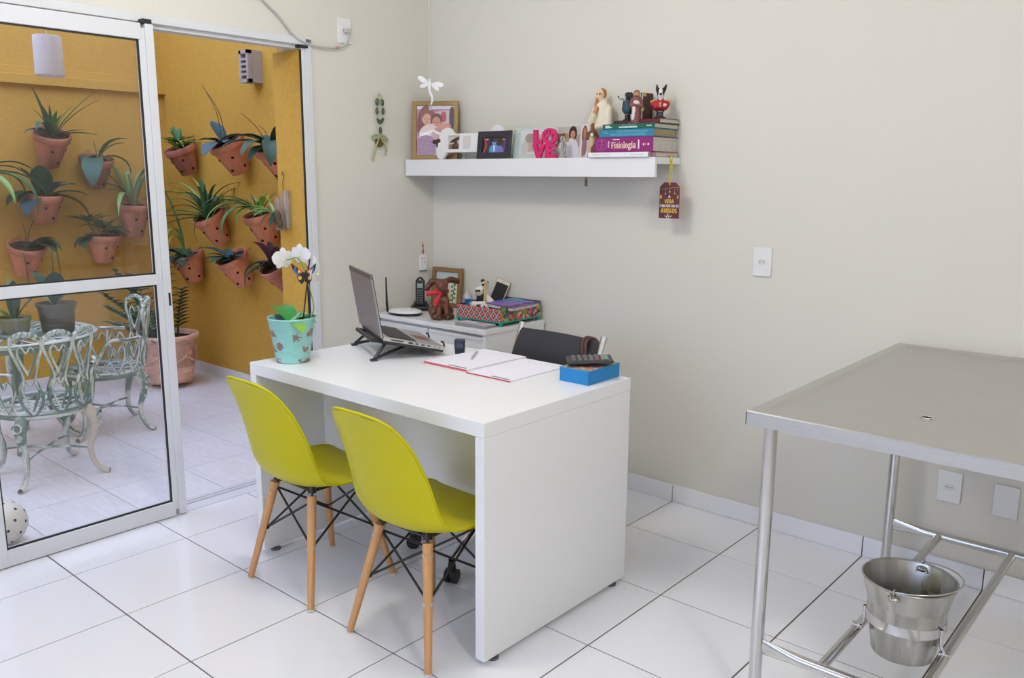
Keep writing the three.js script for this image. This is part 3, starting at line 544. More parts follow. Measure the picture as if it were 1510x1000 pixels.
wallPot(0, [-1.423, 1.235], 'terracotta wall pot with pale strap leaves drooping over its side', { R: 0.115, H: 0.21, tilt: 0.18, leaves: [[0.4, 0.034, 1.9, 0.9, 2.6, G.lite, strap], [0.36, 0.036, 1.5, 0.8, 2.7, G.mid, strap], [0.52, 0.03, 2.3, 0.9, 2.75, G.mid, strap], [0.34, 0.03, 2.4, 1.0, 2.4, G.lite, strap], [0.3, 0.03, 2.9, 0.9, 1.6, G.mid, strap], [0.24, 0.034, 0.3, 1.4, 2.1, G.fresh, strap], [0.2, 0.03, 3.4, 1.1, 1.2, G.lite, strap], ...fan(5, 0.14, 0.014, 1.2, 0.8, G.stem, 0, 6.2, strap)] });
wallPot(0, [-2.424, 0.9], 'terracotta wall pot with broad dark leaves, just above the tall feathery stems', { R: 0.112, H: 0.21, tilt: 0.15, leaves: [[0.2, 0.08, 2.4, 0.6, 1.0, G.teal, broad], [0.18, 0.075, 0.4, 0.5, 0.9, G.dark, broad], [0.2, 0.08, 1.4, 0.3, 1.6, G.dark, broad], [0.14, 0.06, 3.6, 0.7, 0.9, G.teal, broad], [0.13, 0.05, 1.1, 0.0, 1.2, mat('#8a5f4a', 0.7), broad], [0.5, 0.02, 2.8, 1.5, 0.6, G.mid, strap], [0.5, 0.02, 0.8, 1.45, 2.6, G.lite, strap]] });
wallPot(0, [-1.778, 0.93], 'terracotta wall pot with flat bluish orchid leaves and one long hanging strap', { R: 0.112, H: 0.22, leaves: [[0.2, 0.06, 2.6, 0.75, 0.9, G.teal, broad], [0.17, 0.06, 0.2, 0.5, 0.7, G.blue, broad], [0.15, 0.06, 1.3, 0.3, 0.7, G.teal, broad], [0.15, 0.055, 2.2, 0.3, 0.6, G.dark, broad], [0.13, 0.055, 3.5, 0.7, 0.7, G.blue, broad]], st: [[[[0.0, 0, 0.06], [0.06, -0.05, 0.12], [0.14, -0.11, 0.13]], 0.0012]], stm: G.grey });
wallPot(0, [-1.241, 0.925], 'terracotta wall pot with dark purple leaves behind the white orchid', { R: 0.112, H: 0.225, tilt: 0.35, clay: 1, leaves: [[0.2, 0.045, 2.6, 0.5, 1.8, G.dark, strap], [0.22, 0.045, 2.0, 0.3, 2.0, G.teal, strap], [0.2, 0.05, 3.0, 1.3, 1.2, G.purple, broad], [0.12, 0.05, 0.4, 1.4, 0.5, G.purple, broad], [0.14, 0.05, 1.0, 0.7, 0.9, G.purple, broad]], st: [[[[-0.03, 0, 0.06], [-0.1, -0.06, 0.1], [-0.06, -0.15, 0.12]], 0.0014]], stm: G.grey });
wallPot(1, [0, 1.74, 0.905], 'weathered wall pot with upright grassy leaves, highest on the ledged courtyard wall', { R: 0.118, H: 0.23, tilt: 0.3, clay: 1, leaves: [[0.28, 0.024, 0.3, 0.95, 0.5, G.mid, strap], [0.36, 0.022, 0.1, 0.95, 0.35, G.mid, strap], [0.24, 0.024, 2.8, 1.4, 0.3, G.dark, strap], [0.18, 0.045, 2.4, 1.2, 2.2, G.teal, strap], [0.2, 0.03, 0.2, 0.25, 0.4, G.mid, strap], ...fan(6, 0.14, 0.03, 1.3, 0.5, [G.dark, G.mid], 0, 6.2, strap), [0.15, 0.04, 2.9, 0.7, 1.4, G.teal, strap]] });
wallPot(1, [0, 1.585, 0.635], 'weathered wall pot with three wide drooping orchid leaves on the ledged courtyard wall', { R: 0.112, H: 0.215, tilt: 0.2, clay: 2, leaves: [[0.27, 0.1, 2.1, 0.4, 2.0, G.teal, broad], [0.22, 0.055, 0.3, 0.7, 2.3, G.mid, broad], [0.2, 0.06, 0.8, 1.3, 1.3, G.mid, broad], [0.12, 0.06, 2.6, 0.7, 1.6, G.dark, broad]], st: [[[[0, 0, 0], [0.0, 0.07, 0], [-0.01, 0.13, 0]], 0.004]] });
wallPot(1, [0, 1.335, 1.007], 'broad wall pot crowded with rounded blue-green leaves on the ledged courtyard wall', { R: 0.118, H: 0.19, tilt: 0.08, clay: 1, leaves: [[0.2, 0.1, 3.0, 0.6, 1.6, G.teal, broad], [0.18, 0.09, 2.5, 0.2, 1.6, G.blue, broad], [0.17, 0.1, 3.3, 1.2, 0.3, G.teal, broad], [0.18, 0.1, 2.0, 1.3, 0.5, G.dark, broad], [0.15, 0.09, 1.0, 1.0, 0.9, G.blue, broad], [0.25, 0.09, 0.4, 0.3, 1.7, G.dark, broad], [0.19, 0.06, -0.2, 0.8, 0.9, G.mid, broad], [0.2, 0.06, 0.1, 0.5, 0.9, G.mid, broad]] });
wallPot(1, [0, 1.262, 0.40], 'wall pot with tall grassy leaves on the ledged courtyard wall beside the door stile', { R: 0.115, H: 0.24, tilt: 0.1, clay: 1, leaves: [...fan(8, 0.34, 0.028, 1.35, 0.8, [G.lite, G.mid, G.grey], 0, 6.2, strap), [0.34, 0.024, 2.3, 1.0, 2.4, G.lite, strap], [0.5, 0.03, 0.8, 0.8, 2.2, G.fresh, strap], [0.25, 0.03, 3.0, 1.3, 1.6, G.brown, strap]] });
wallPot(1, [0, 1.05, 0.635], 'wall pot with a leafy branching plant on the ledged courtyard wall', { R: 0.115, H: 0.2, tilt: 0.08, leaves: [...fan(6, 0.11, 0.045, 0.8, 0.8, [G.mid, G.dark], 0, 6.2, { ...broad, up: 0.06 }), ...fan(6, 0.13, 0.045, 0.4, 0.8, [G.dark, G.teal], -0.6, 1.2, { ...broad, up: 0.03 }), ...fan(7, 0.12, 0.028, 0.4, 0.5, [G.dark, G.mid], 0, 6.2, { ...strap, up: 0.11, at: [-0.12, 0.04] }), ...fan(4, 0.1, 0.05, 0.2, 1.4, G.dark, 2.2, 3.8, { ...broad, at: [-0.1, 0.04] })], st: [[[[-0.03, 0, 0], [-0.09, 0.06, 0.03], [-0.12, 0.13, 0.04]], 0.005], [[[0.02, 0, 0], [0.0, 0.08, 0.02], [0.0, 0.14, 0.0]], 0.005], [[[0.03, 0, 0.02], [0.08, 0.06, 0.03], [0.14, 0.12, 0.05]], 0.003]] });
wallPot(1, [0, 1.005, 1.135], 'wall pot with round leaves and long trailing stems, low on the ledged courtyard wall', { R: 0.115, H: 0.215, tilt: 0.25, leaves: [[0.15, 0.1, 0.9, 0.6, 1.5, G.teal, broad], [0.17, 0.12, 0.5, 0.8, 1.8, G.mid, broad], [0.13, 0.05, 0.2, 0.9, 1.2, G.dark, strap]], st: [[[[0.05, 0.02, 0.04], [0.13, 0.02, 0.08], [0.16, -0.2, 0.1]], 0.0035], [[[-0.05, 0, 0.06], [-0.06, -0.06, 0.11], [-0.05, -0.27, 0.12]], 0.0035], [[[0, 0, 0], [0.02, 0.1, 0], [0.05, 0.18, 0.02]], 0.003], [[[-0.01, 0, 0], [-0.0, 0.08, 0], [-0.01, 0.15, 0]], 0.003]], stm: G.dark });
wallPot(1, [0, 1.46, 1.40], 'wall pot with light green drooping foliage on the ledged courtyard wall', { R: 0.115, H: 0.21, leaves: [[0.34, 0.045, 0.2, 0.5, 1.6, G.mid, strap], [0.3, 0.04, -0.1, 0.9, 1.6, G.mid, strap], [0.4, 0.05, 0.7, 0.5, 2.4, G.mid, strap], [0.3, 0.045, 1.2, 0.4, 1.8, G.lite, strap], [0.24, 0.04, 2.4, 0.6, 1.6, G.mid, strap]] });
// ---------------------------------------------------------------- courtyard: louvred lamp, pendant, wire hooks, plank with air plant, stone ball
{
  const t = thing('wall_lamp', 'grey cast stone wall lamp with five louvre slots on yellow wall', 'lamp', [-1.565, 2.055, PZ]);
  const m = mat([0.42, 0.38, 0.36], 0.9, { bumpMap: plasterBump, bumpScale: 0.001 });
  const w = 0.1, h = 0.2, d = 0.105;
  part(t, 'housing', [span(-w / 2, w / 2, 0, h, 0, d - 0.03), span(-w / 2, -w / 2 + 0.02, 0, h, d - 0.031, d), span(w / 2 - 0.02, w / 2, 0, h, d - 0.031, d), span(-w / 2, w / 2, 0, 0.022, d - 0.031, d), span(-w / 2, w / 2, h - 0.022, h, d - 0.031, d)], m);
  for (let i = 1; i < 5; i++) part(t, 'louvre', span(-w / 2 + 0.018, w / 2 - 0.018, 0.022 + i * 0.0312 - 0.009, 0.022 + i * 0.0312 + 0.004, d - 0.028, d - 0.001), m);
}
{
  const t = thing('pendant', 'white textured cylinder pendant hanging over the courtyard', 'pendant', [-1.0, 1.93, 1.565]);
  part(t, 'cylinder', [lathe([[0, 0], [0.058, 0], [0.064, 0.006], [0.062, 0.18], [0.057, 0.187], [0, 0.19]], 40)], mat([0.62, 0.6, 0.63], 0.9, { bumpMap: plasterBump, bumpScale: 0.001 }));
  part(t, 'wire', rod([0, 0.19, 0], [0, 1.215, 0], 0.0016, 0.0016, 6), mAlu);
  single('beam', 'thin white beam spanning the courtyard top', 'beam', span(PX, -WT - 0.015, 3.145, 3.22, -0.03, 0.03), mAlu, [0, 0, 1.565]);
}
single('wire_hook', 'empty bent wire hook on the yellow wall above the large-leaved wall pot', 'hook', tube([[0, 0, 0.004], [0.0, 0.05, 0.012], [0.03, 0.09, 0.02], [0.035, 0.02, 0.02]], 0.002, 20, 6), mBlackPlastic, [-1.24, 1.87, PZ]);
single('wire_hook', 'empty bent wire hook on the yellow wall beside the wooden plank', 'hook', tube([[0.06, -0.05, 0.003], [0.02, 0.02, 0.02], [-0.03, 0.03, 0.03], [-0.05, -0.03, 0.03]], 0.003, 20, 6), mBlackPlastic, [-1.2, 1.33, PZ]);
{
  const t = thing('hanging_plank', 'weathered wooden plank with small air plant hung on the door reveal', 'planter', [-0.175, 1.2, DOOR_Z0 + 0.036]);
  const m = mat([1, 1, 1], 0.9, { map: tex(128, (u, v) => { const k = 0.75 + 0.4 * nA(u * 30, v * 4) - 0.1 * nB(u * 50, v * 50); return [176 * k, 158 * k, 140 * k]; }, { color: true }) });
  part(t, 'plank', boxUV(box(0.05, 0.185, 0.02, 0.02, 0.105, 0.012, 0.002), 0.3), m); part(t, 'plank', boxUV(box(0.035, 0.16, 0.03, -0.012, 0.085, 0.03, 0.002), 0.3), m);
  part(t, 'hook', tube([[0, 0.2, 0.012], [0.0, 0.24, 0.012], [0.012, 0.27, 0.012], [0, 0.29, 0.012], [-0.008, 0.27, 0.01]], 0.0016, 20, 6), mBlackPlastic);
  part(t, 'moss', [ball(0.028, 0, 0.07, 0.055, 1, 1.3, 0.7, 10), ball(0.02, 0.015, 0.04, 0.05, 1, 1.3, 0.7, 8)], mat('#5d5040', 0.95));
  putLeaves(t, [-0.01, 0.09, 0.06], [...fan(12, 0.14, 0.014, 0.5, 0.7, [G.fresh, G.lite], 1.2, 3.6, strap), [0.09, 0.03, 2.0, -0.4, 0.9, G.mid, broad], [0.08, 0.026, 1.0, -0.8, 0.4, G.dark, broad]]);
}
{
  const t = thing('ceramic_ball', 'white ceramic ball with round holes on the courtyard floor', 'ball', [-0.25, PY, 2.2]), R = 0.09;
  part(t, 'sphere', ball(R, 0, R, 0, 1, 1, 1, 36), mat([0.66, 0.63, 0.54], 0.5));
  for (let i = 0; i < 40; i++) { const y = 1 - 2 * (i + 0.5) / 40, a = i * 2.39996, q = Math.sqrt(1 - y * y), n = V(Math.cos(a) * q, y, Math.sin(a) * q); part(t, 'hole', rod(n.clone().multiplyScalar(R * 0.97).add(V(0, R, 0)).toArray(), n.clone().multiplyScalar(R * 1.004).add(V(0, R, 0)).toArray(), 0.0062, 0.0062, 12), mHole); }
}
// ---------------------------------------------------------------- courtyard: big terracotta planter with feathery zz plant
{
  const t = thing('floor_planter', 'large pale terracotta floor planter with raised rosettes holding tall feathery stems', 'potted plant', [-2.3, PY, 0.43]);
  const m = mat([1, 1, 1], 0.9, { map: clayTex(214, 172, 152, 0.4, 3), bumpMap: plasterBump, bumpScale: 0.002 });
  const p = part(t, 'pot', lathe([[0, 0.035], [0.145, 0.035], [0.15, 0.04], [0.158, 0.075], [0.156, 0.08], [0.163, 0.11], [0.168, 0.115], [0.166, 0.125], [0.171, 0.15], [0.176, 0.156], [0.174, 0.166], [0.187, 0.31], [0.196, 0.325], [0.212, 0.345], [0.216, 0.362], [0.21, 0.378], [0.195, 0.38], [0.182, 0.36], [0.16, 0.06], [0, 0.05]], 56), m);
  for (let k = 0; k < 4; k++) { const a = k * PI / 2 + 0.5; part(p, 'foot', ball(0.035, Math.cos(a) * 0.12, 0.03, Math.sin(a) * 0.12, 1, 0.9, 1, 14), m); }
  for (let k = 0; k < 6; k++) { const a = k * PI / 3 + 0.75, r = 0.181, tl = -0.09; const g = merge([new THREE.TorusGeometry(0.036, 0.009, 8, 24), new THREE.TorusGeometry(0.017, 0.009, 8, 16), ball(0.01, 0, 0, 0.004)]).rotateX(tl).translate(0, 0.26, r).rotateY(a); part(p, 'rosette', g, m); }
  for (let k = 0; k < 6; k++) { const a = k * PI / 3 + 0.75 + PI / 6; part(p, 'garland', tube(Array.from({ length: 9 }, (_, i) => { const b = a - PI / 6 + PI / 3 * i / 8, y = 0.24 - 0.05 * Math.sin(i / 8 * PI), r = lerp(0.176, 0.187, (y - 0.166) / 0.144) + 0.003; return [Math.sin(b) * r, y, Math.cos(b) * r]; }), 0.009, 24, 7), m); }
  part(t, 'soil', merge(soilGeo(0.178, 0.345)), mSoil);
  part(t, 'nursery_pot', lathe([[0.075, 0.33], [0.09, 0.43], [0.094, 0.435], [0.088, 0.43], [0.072, 0.33]], 28).translate(0.04, 0, 0.06), mBlackPlastic);
  const zz = [[0.08, 0.02, 0.09, 1.0, 0.05, 0.9], [-0.02, 0.08, -0.1, 0.8, 0.16, 1.5], [0.02, 0.1, 0.02, 0.62, 0.28, 1.2], [-0.05, 0.02, -0.2, 0.74, 0.16, 2], [0.05, -0.05, 0.14, 0.7, -0.06, 0.2], [0.0, 0.12, -0.14, 0.58, 0.34, 2.2], [-0.06, 0.1, -0.26, 0.66, 0.3, 1.8], [-0.08, 0.06, -0.3, 0.82, 0.2, 2.4], [0.0, 0.14, 0.04, 0.5, 0.4, 1.4]];
  for (const [bx, bz, tx, ty, tz, az] of zz) {
    const pts = [[bx, 0.35, bz], [lerp(bx, tx, 0.35), lerp(0.35, ty, 0.5), lerp(bz, tz, 0.35)], [tx, ty, tz]], c = new THREE.CatmullRomCurve3(pts.map((q) => V(...q)));
    const s = part(t, 'stem', taper(pts, [0.008, 0.006, 0.003], 16, 7), G.stem);
    for (let i = 0; i < 11; i++) for (const sd of [-1, 1]) { const q = c.getPoint(0.22 + 0.76 * i / 10), L = part(s, 'leaflet', leafGeo(0.1 * (1 - 0.03 * i), 0.042, az + sd * 1.35 - 0.5, 0.55, 0.5, { ...broad, n: 6 }), i % 3 ? G.dark : G.teal); L.position.copy(q); }
  }
  putLeaves(t, [0.06, 0.36, 0.1], [...fan(6, 0.1, 0.06, 0.4, 1.0, [G.dark, G.teal], 0, 6.2, broad), [0.34, 0.05, 3.0, 1.4, 0.5, G.fresh, { ...broad, at: [-0.05, 0.02] }], [0.3, 0.06, 2.2, 1.2, 0.6, G.fresh, { ...broad, at: [-0.05, 0.02] }], [0.26, 0.06, 3.9, 1.2, 0.6, G.lite, { ...broad, at: [-0.05, 0.02] }]]);
}
// ---------------------------------------------------------------- courtyard: cast iron set
{
  const pn = noise2(64, 41);
  const mIron = mat([1, 1, 1], 0.6, { map: tex(256, (u, v) => { const a = pn(u * 7, v * 4), b = pn(u * 30 + 5, v * 20), k = a * 0.8 + b * 0.25; const w = clamp((k - 0.36) * 3.2, 0, 1); return [lerp(112, 212, w), lerp(134, 216, w), lerp(124, 210, w)]; }, { color: true }) });
  const seatY = 0.365;
  // heart or vase line in (angle, height) on the back's curve
  const arc = (pts, r, f, seg = 26) => tube(pts.map(([th, h]) => f(th, h)), r, seg, 6);
  function ironChair(pos, turn, label, cream) {
    const t = thing('iron_chair', label, 'chair', pos, turn, 'cast iron chairs in the courtyard');
    const Rs = 0.215;
    const f = (th, h) => { const r = Rs + 0.01 + h * 0.12; return [Math.sin(th) * r, seatY + h, -Math.cos(th) * r]; };   // back is -z, front +z
    const topH = (th) => { const a = Math.abs(th); return a < 0.75 ? 0.37 + 0.02 * Math.cos(th * 2) : 0.21; };
    // seat: ring, border and lattice of scrolls
    const seat = part(t, 'seat', [new THREE.TorusGeometry(Rs, 0.011, 8, 48).rotateX(PI / 2).translate(0, seatY, 0), new THREE.TorusGeometry(Rs - 0.03, 0.006, 6, 40).rotateX(PI / 2).translate(0, seatY, 0), lathe([[Rs - 0.004, seatY - 0.026], [Rs + 0.008, seatY - 0.026], [Rs + 0.008, seatY - 0.004], [Rs - 0.004, seatY - 0.004]], 44)], mIron);
    for (let k = 0; k < 8; k++) { const a = k * PI / 4; const loop = [[0.03, 0], [0.08, 0.045], [0.14, 0.06], [0.185, 0.03], [0.16, 0.0], [0.185, -0.03], [0.14, -0.06], [0.08, -0.045]].map(([x, z]) => [x * Math.cos(a) - z * Math.sin(a), seatY, x * Math.sin(a) + z * Math.cos(a)]); part(seat, 'scroll', tube(loop, 0.006, 40, 6, true), mIron); }
    part(seat, 'medallion', [new THREE.TorusGeometry(0.035, 0.006, 6, 24).rotateX(PI / 2).translate(0, seatY, 0), ball(0.014, 0, seatY, 0, 1, 0.5, 1, 10)], mIron);
    // back and arms
    const back = part(t, 'back_rail', [tube([-1.85, -1.6, -1.2, -0.8].map((a) => f(a, a < -1.7 ? 0.12 : 0.2)), 0.009, 24, 8), tube([0.8, 1.2, 1.6, 1.85].map((a) => f(a, a > 1.7 ? 0.12 : 0.2)), 0.009, 24, 8), tube([f(-1.85, 0.12), f(-1.95, 0.05), f(-1.9, 0)], 0.009, 10, 8), tube([f(1.85, 0.12), f(1.95, 0.05), f(1.9, 0)], 0.009, 10, 8)], mIron);
    for (const c of [-0.52, 0, 0.52]) {
      // one tall panel: two outer lines like a vase and a wavy crest, a heart above and one below
      part(t, 'vase_line', arc([[c - 0.05, 0], [c - 0.18, 0.05], [c - 0.2, 0.1], [c - 0.1, 0.17], [c - 0.16, 0.25], [c - 0.25, 0.33], [c - 0.22, 0.375]], 0.0075, f), mIron);
      part(t, 'vase_line', arc([[c + 0.05, 0], [c + 0.18, 0.05], [c + 0.2, 0.1], [c + 0.1, 0.17], [c + 0.16, 0.25], [c + 0.25, 0.33], [c + 0.22, 0.375]], 0.0075, f), mIron);
      part(t, 'crest', [arc([[c - 0.23, 0.37], [c - 0.13, 0.392], [c, 0.4], [c + 0.13, 0.392], [c + 0.23, 0.37]], 0.011, f), ...[-0.16, -0.08, 0, 0.08, 0.16].map((q) => { const p = f(c + q, 0.398 - q * q * 0.6); return ball(0.0145, ...p, 1, 1, 1, 8); })], mIron);
      part(t, 'heart', arc([[c, 0.2], [c - 0.09, 0.255], [c - 0.14, 0.305], [c - 0.08, 0.335], [c, 0.305], [c + 0.08, 0.335], [c + 0.14, 0.305], [c + 0.09, 0.255], [c, 0.2]], 0.006, f, 40), mIron);
      part(t, 'heart', arc([[c, 0.02], [c - 0.1, 0.08], [c - 0.15, 0.14], [c - 0.08, 0.175], [c, 0.145], [c + 0.08, 0.175], [c + 0.15, 0.14], [c + 0.1, 0.08], [c, 0.02]], 0.006, f, 40), mIron);
    }
    for (const c of [-1.45, -1.02, 1.02, 1.45]) {
      part(t, 'heart', arc([[c, 0.0], [c - 0.12, 0.06], [c - 0.18, 0.13], [c - 0.09, 0.17], [c, 0.13], [c + 0.09, 0.17], [c + 0.18, 0.13], [c + 0.12, 0.06], [c, 0.0]], 0.0062, f, 40), mIron);
      part(t, 'scroll', arc([[c - 0.2, 0.2], [c - 0.22, 0.12], [c - 0.12, 0.05], [c - 0.2, 0]], 0.006, f), mIron);
    }
    // cabriole legs with acanthus knees
    for (const [sx, sz] of [[1, 1], [-1, 1], [1, -1], [-1, -1]]) {
      const d = (q, y) => [sx * q, y, sz * q];
      const l = part(t, 'leg', taper([d(0.135, seatY - 0.01), d(0.17, seatY - 0.07), d(0.165, seatY - 0.15), d(0.15, 0.14), d(0.16, 0.06), d(0.195, 0.012), d(0.21, 0.012)], [0.03, 0.029, 0.021, 0.016, 0.013, 0.012, 0.014], 30, 10), cream && sx < 0 && sz < 0 ? mat('#cfc4b4', 0.6) : mIron);
      part(l, 'knee_scroll', [new THREE.TorusGeometry(0.02, 0.006, 6, 18).rotateY(Math.atan2(sx, sz)).translate(...d(0.19, seatY - 0.055)), ball(0.016, ...d(0.185, seatY - 0.1), 1, 1.5, 1, 8), ball(0.012, ...d(0.175, seatY - 0.15), 1, 1.6, 1, 8)], mIron);
      part(t, 'stretcher', taper([d(0.155, 0.135), d(0.08, 0.142), d(0.005, 0.138)], [0.008, 0.006, 0.009], 12, 6), mIron);
    }
    return t;
  }
  ironChair([-1.0, PY, 1.745], -PI / 2, 'weathered white cast iron armchair with one cream leg, its back to the glass', true);
  ironChair([-1.56, PY, 1.2], -0.2, 'weathered white cast iron armchair beside the big terracotta planter');
  // round table
  const t = thing('iron_table', 'round white cast iron garden table with pierced top', 'table', [-1.64, PY, 1.64]);
  const R = 0.41, ty = 0.615;
  const tp = part(t, 'top', [new THREE.TorusGeometry(R, 0.012, 8, 64).rotateX(PI / 2).translate(0, ty, 0), lathe([[R - 0.004, ty - 0.035], [R + 0.004, ty - 0.035], [R + 0.006, ty], [R - 0.006, ty]], 60), new THREE.TorusGeometry(R - 0.05, 0.006, 6, 48).rotateX(PI / 2).translate(0, ty, 0), new THREE.TorusGeometry(0.12, 0.007, 6, 36).rotateX(PI / 2).translate(0, ty, 0)], mIron);
  for (let k = 0; k < 24; k++) { const a = k * PI / 12; part(tp, 'scroll', tube([[0.125, 0], [0.18, 0.03], [0.26, 0.028], [0.345, 0.012], [0.345, -0.012], [0.26, -0.028], [0.18, -0.03]].map(([x, z]) => [x * Math.cos(a) - z * Math.sin(a), ty, x * Math.sin(a) + z * Math.cos(a)]), 0.006, 30, 5, true), mIron); }
  for (let k = 0; k < 12; k++) { const a = k * PI / 6; part(tp, 'scroll', tube([[0.02, 0], [0.06, 0.022], [0.11, 0], [0.06, -0.022]].map(([x, z]) => [x * Math.cos(a) - z * Math.sin(a), ty, x * Math.sin(a) + z * Math.cos(a)]), 0.005, 20, 5, true), mIron); }
  for (let k = 0; k < 4; k++) { const a = k * PI / 2 + 0.4, d = (q, y) => [Math.cos(a) * q, y, Math.sin(a) * q]; part(t, 'leg', taper([d(0.22, ty - 0.02), d(0.25, ty - 0.12), d(0.16, 0.32), d(0.15, 0.2), d(0.24, 0.04), d(0.28, 0.012)], [0.026, 0.026, 0.018, 0.016, 0.014, 0.016], 30, 10), mIron); part(t, 'stretcher', rod(d(0.155, 0.24), d(0, 0.25), 0.008), mIron); }
  // things on the table
  const Y = PY + ty + 0.012;
  const tr = single('tray', 'pale blue round saucer tray on the iron table', 'tray', lathe([[0, 0], [0.09, 0], [0.1, 0.018], [0.103, 0.02], [0.097, 0.017], [0.088, 0.005], [0, 0.005]], 40), mat('#a9c4d2', 0.35), [-1.53, Y, 1.64]);
  const p1 = thing('plastic_pot', 'translucent grey plastic pot with strap leaves on the saucer tray', 'potted plant', [-1.53, Y + 0.0065, 1.66]);
  part(p1, 'pot', lathe([[0, 0.004], [0.06, 0], [0.064, 0.004], [0.078, 0.085], [0.083, 0.085], [0.083, 0.1], [0.078, 0.1], [0.074, 0.09], [0.06, 0.01], [0, 0.01]], 36), mat('#8f9183', 0.4, { transmission: 0.15 })); part(p1, 'soil', merge(soilGeo(0.073, 0.08)), mSoil);
  putLeaves(p1, [0, 0.085, 0], [[0.26, 0.06, 2.2, 0.8, 0.8, G.mid, broad], [0.24, 0.03, 2.6, 0.5, 0.5, G.fresh, strap], [0.24, 0.07, 0.2, 1.4, 0.4, G.teal, broad], [0.3, 0.035, 3.4, 1.0, 0.5, G.mid, strap], [0.2, 0.04, 1.2, 0.9, 0.9, G.lite, strap], [0.22, 0.05, 5.0, 1.1, 0.6, G.dark, broad]]);
  const p2 = thing('plastic_pot', 'dark ribbed plastic pot with a wide orchid leaf on the iron table', 'potted plant', [-1.5, Y, 1.452]);
  part(p2, 'pot', lathe([[0, 0.004], [0.075, 0], [0.08, 0.004], [0.086, 0.05], [0.084, 0.053], [0.09, 0.09], [0.088, 0.093], [0.098, 0.15], [0.103, 0.15], [0.103, 0.165], [0.097, 0.165], [0.076, 0.01], [0, 0.01]], 40), mat('#5a5a52', 0.45)); part(p2, 'soil', merge(soilGeo(0.09, 0.145)), mSoil);
  putLeaves(p2, [0, 0.15, 0], [[0.22, 0.12, 2.4, 1.3, 0.5, G.teal, broad], [0.24, 0.1, 0.3, 1.25, 0.5, G.teal, broad], [0.2, 0.03, 2.9, 0.5, 0.5, G.lite, strap], [0.18, 0.02, 0.1, 0.6, 0.4, G.grey, strap], [0.2, 0.02, 3.2, 0.4, 0.6, G.lite, strap]]); stems(p2, [0, 0.15, 0], [[[[0, 0, 0], [0.0, 0.16, 0], [0.01, 0.3, 0]], 0.004]]);
}
// ---------------------------------------------------------------- prints
const rgb = (r, g, b) => `rgb(${r},${g},${b})`;
function blobs(x, list) { for (const [cx, cy, rx, ry, c, rot = 0] of list) { x.fillStyle = c; x.beginPath(); x.ellipse(cx, cy, rx, ry, rot, 0, 2 * PI); x.fill(); } }
const printMat = (w, h, draw, rough = 0.35, o = {}) => mat([1, 1, 1], rough, { map: canvasTex(w, h, draw), ...o });
const mPicGlass = { clearcoat: 1, clearcoatRoughness: 0.02 };
// upright frame standing on the shelf: face towards +z, leaning back by lean
function frame(name, label, pos, turn, lean, w, h, border, thick, mf, mp, extra) {
  const t = thing(name, label, 'frame', pos, turn, undefined);
  const lb = (g) => g.rotateX(-lean);
  const s = shapeFrom([[-w / 2, 0], [w / 2, 0], [w / 2, h], [-w / 2, h]]); s.holes.push(shapeFrom([[-w / 2 + border, border], [-w / 2 + border, h - border], [w / 2 - border, h - border], [w / 2 - border, border]]));
  part(t, 'border', lb(extrude(s, thick, 0.002)), mf);
  part(t, 'backing', lb(span(-w / 2 + 0.003, w / 2 - 0.003, 0.003, h - 0.003, -0.003, 0.002)), mBlackPlastic);
  part(t, 'print', lb(quad(w - 2 * border, h - 2 * border).translate(0, h / 2, thick * 0.4)), mp);
  part(t, 'stand', [rod([0, h * 0.5 * Math.cos(lean), -h * 0.5 * Math.sin(lean) - 0.003], [0, 0.005, -h * 0.5 * Math.sin(lean) - 0.008], 0.003)], mBlackPlastic);
  if (extra) extra(t, lb);
  return t;
}
const SH = SY1 + 0.0005;
// gold woven frame in the corner
{
  const gold = mat([1, 1, 1], 0.4, { metalness: 0.4, map: tex(64, (u, v) => { const a = ((u * 8 + v * 8) % 1 + 1) % 1, b = ((u * 8 - v * 8) % 1 + 1) % 1; const d = a < 0.25 || b < 0.25; return d ? [70, 48, 22] : [196, 158, 88]; }, { color: true, repeat: [18, 18] }) });
  const p = printMat(160, 220, (x, w, h) => {
    x.fillStyle = '#b5788a'; x.fillRect(0, 0, w, h); x.fillStyle = '#d8d2d4'; x.fillRect(0, 0, w, 16);
    blobs(x, [[40, 90, 38, 90, '#7a3f38'], [120, 60, 60, 40, '#c8b4b4'], [150, 55, 12, 50, '#43302e'], [115, 50, 12, 24, '#b04a50'], [42, 52, 22, 30, '#c98f78'], [46, 38, 30, 24, '#8a4a38'], [44, 60, 19, 25, '#d49c84'], [84, 62, 26, 28, '#6e3a2c'], [84, 74, 18, 25, '#cf8f72'], [60, 130, 50, 50, '#dcc8bc'], [110, 105, 40, 24, '#d08f78', -0.5], [98, 150, 40, 50, '#b98a86'], [40, 180, 46, 50, '#8e5a68'], [120, 190, 40, 40, '#cbb8bc']]);
    const eye = (a, b) => blobs(x, [[a - 7, b - 3, 3, 1.6, '#3a2420'], [a + 7, b - 3, 3, 1.6, '#3a2420'], [a, b + 11, 6, 2.2, '#a84a4a'], [a, b + 3, 2, 3, '#b87a66']]); eye(44, 62); eye(84, 76); for (let i = 0; i < 40; i++) { x.fillStyle = i % 2 ? 'rgba(230,210,200,0.35)' : 'rgba(90,50,50,0.25)'; x.fillRect((i * 53) % 150, 110 + (i * 37) % 100, 10, 2); } x.strokeStyle = '#efe6e2'; x.lineWidth = 10; x.beginPath(); x.moveTo(20, 130); x.lineTo(70, 110); x.lineTo(110, 130); x.stroke();
  }, 0.3, mPicGlass);
  frame('photo_frame', 'gold woven portrait photo frame standing in the corner of the shelf', [0.143, SH, 0.117], 0.534, 0.07, 0.247, 0.3, 0.022, 0.014, gold, p);
}
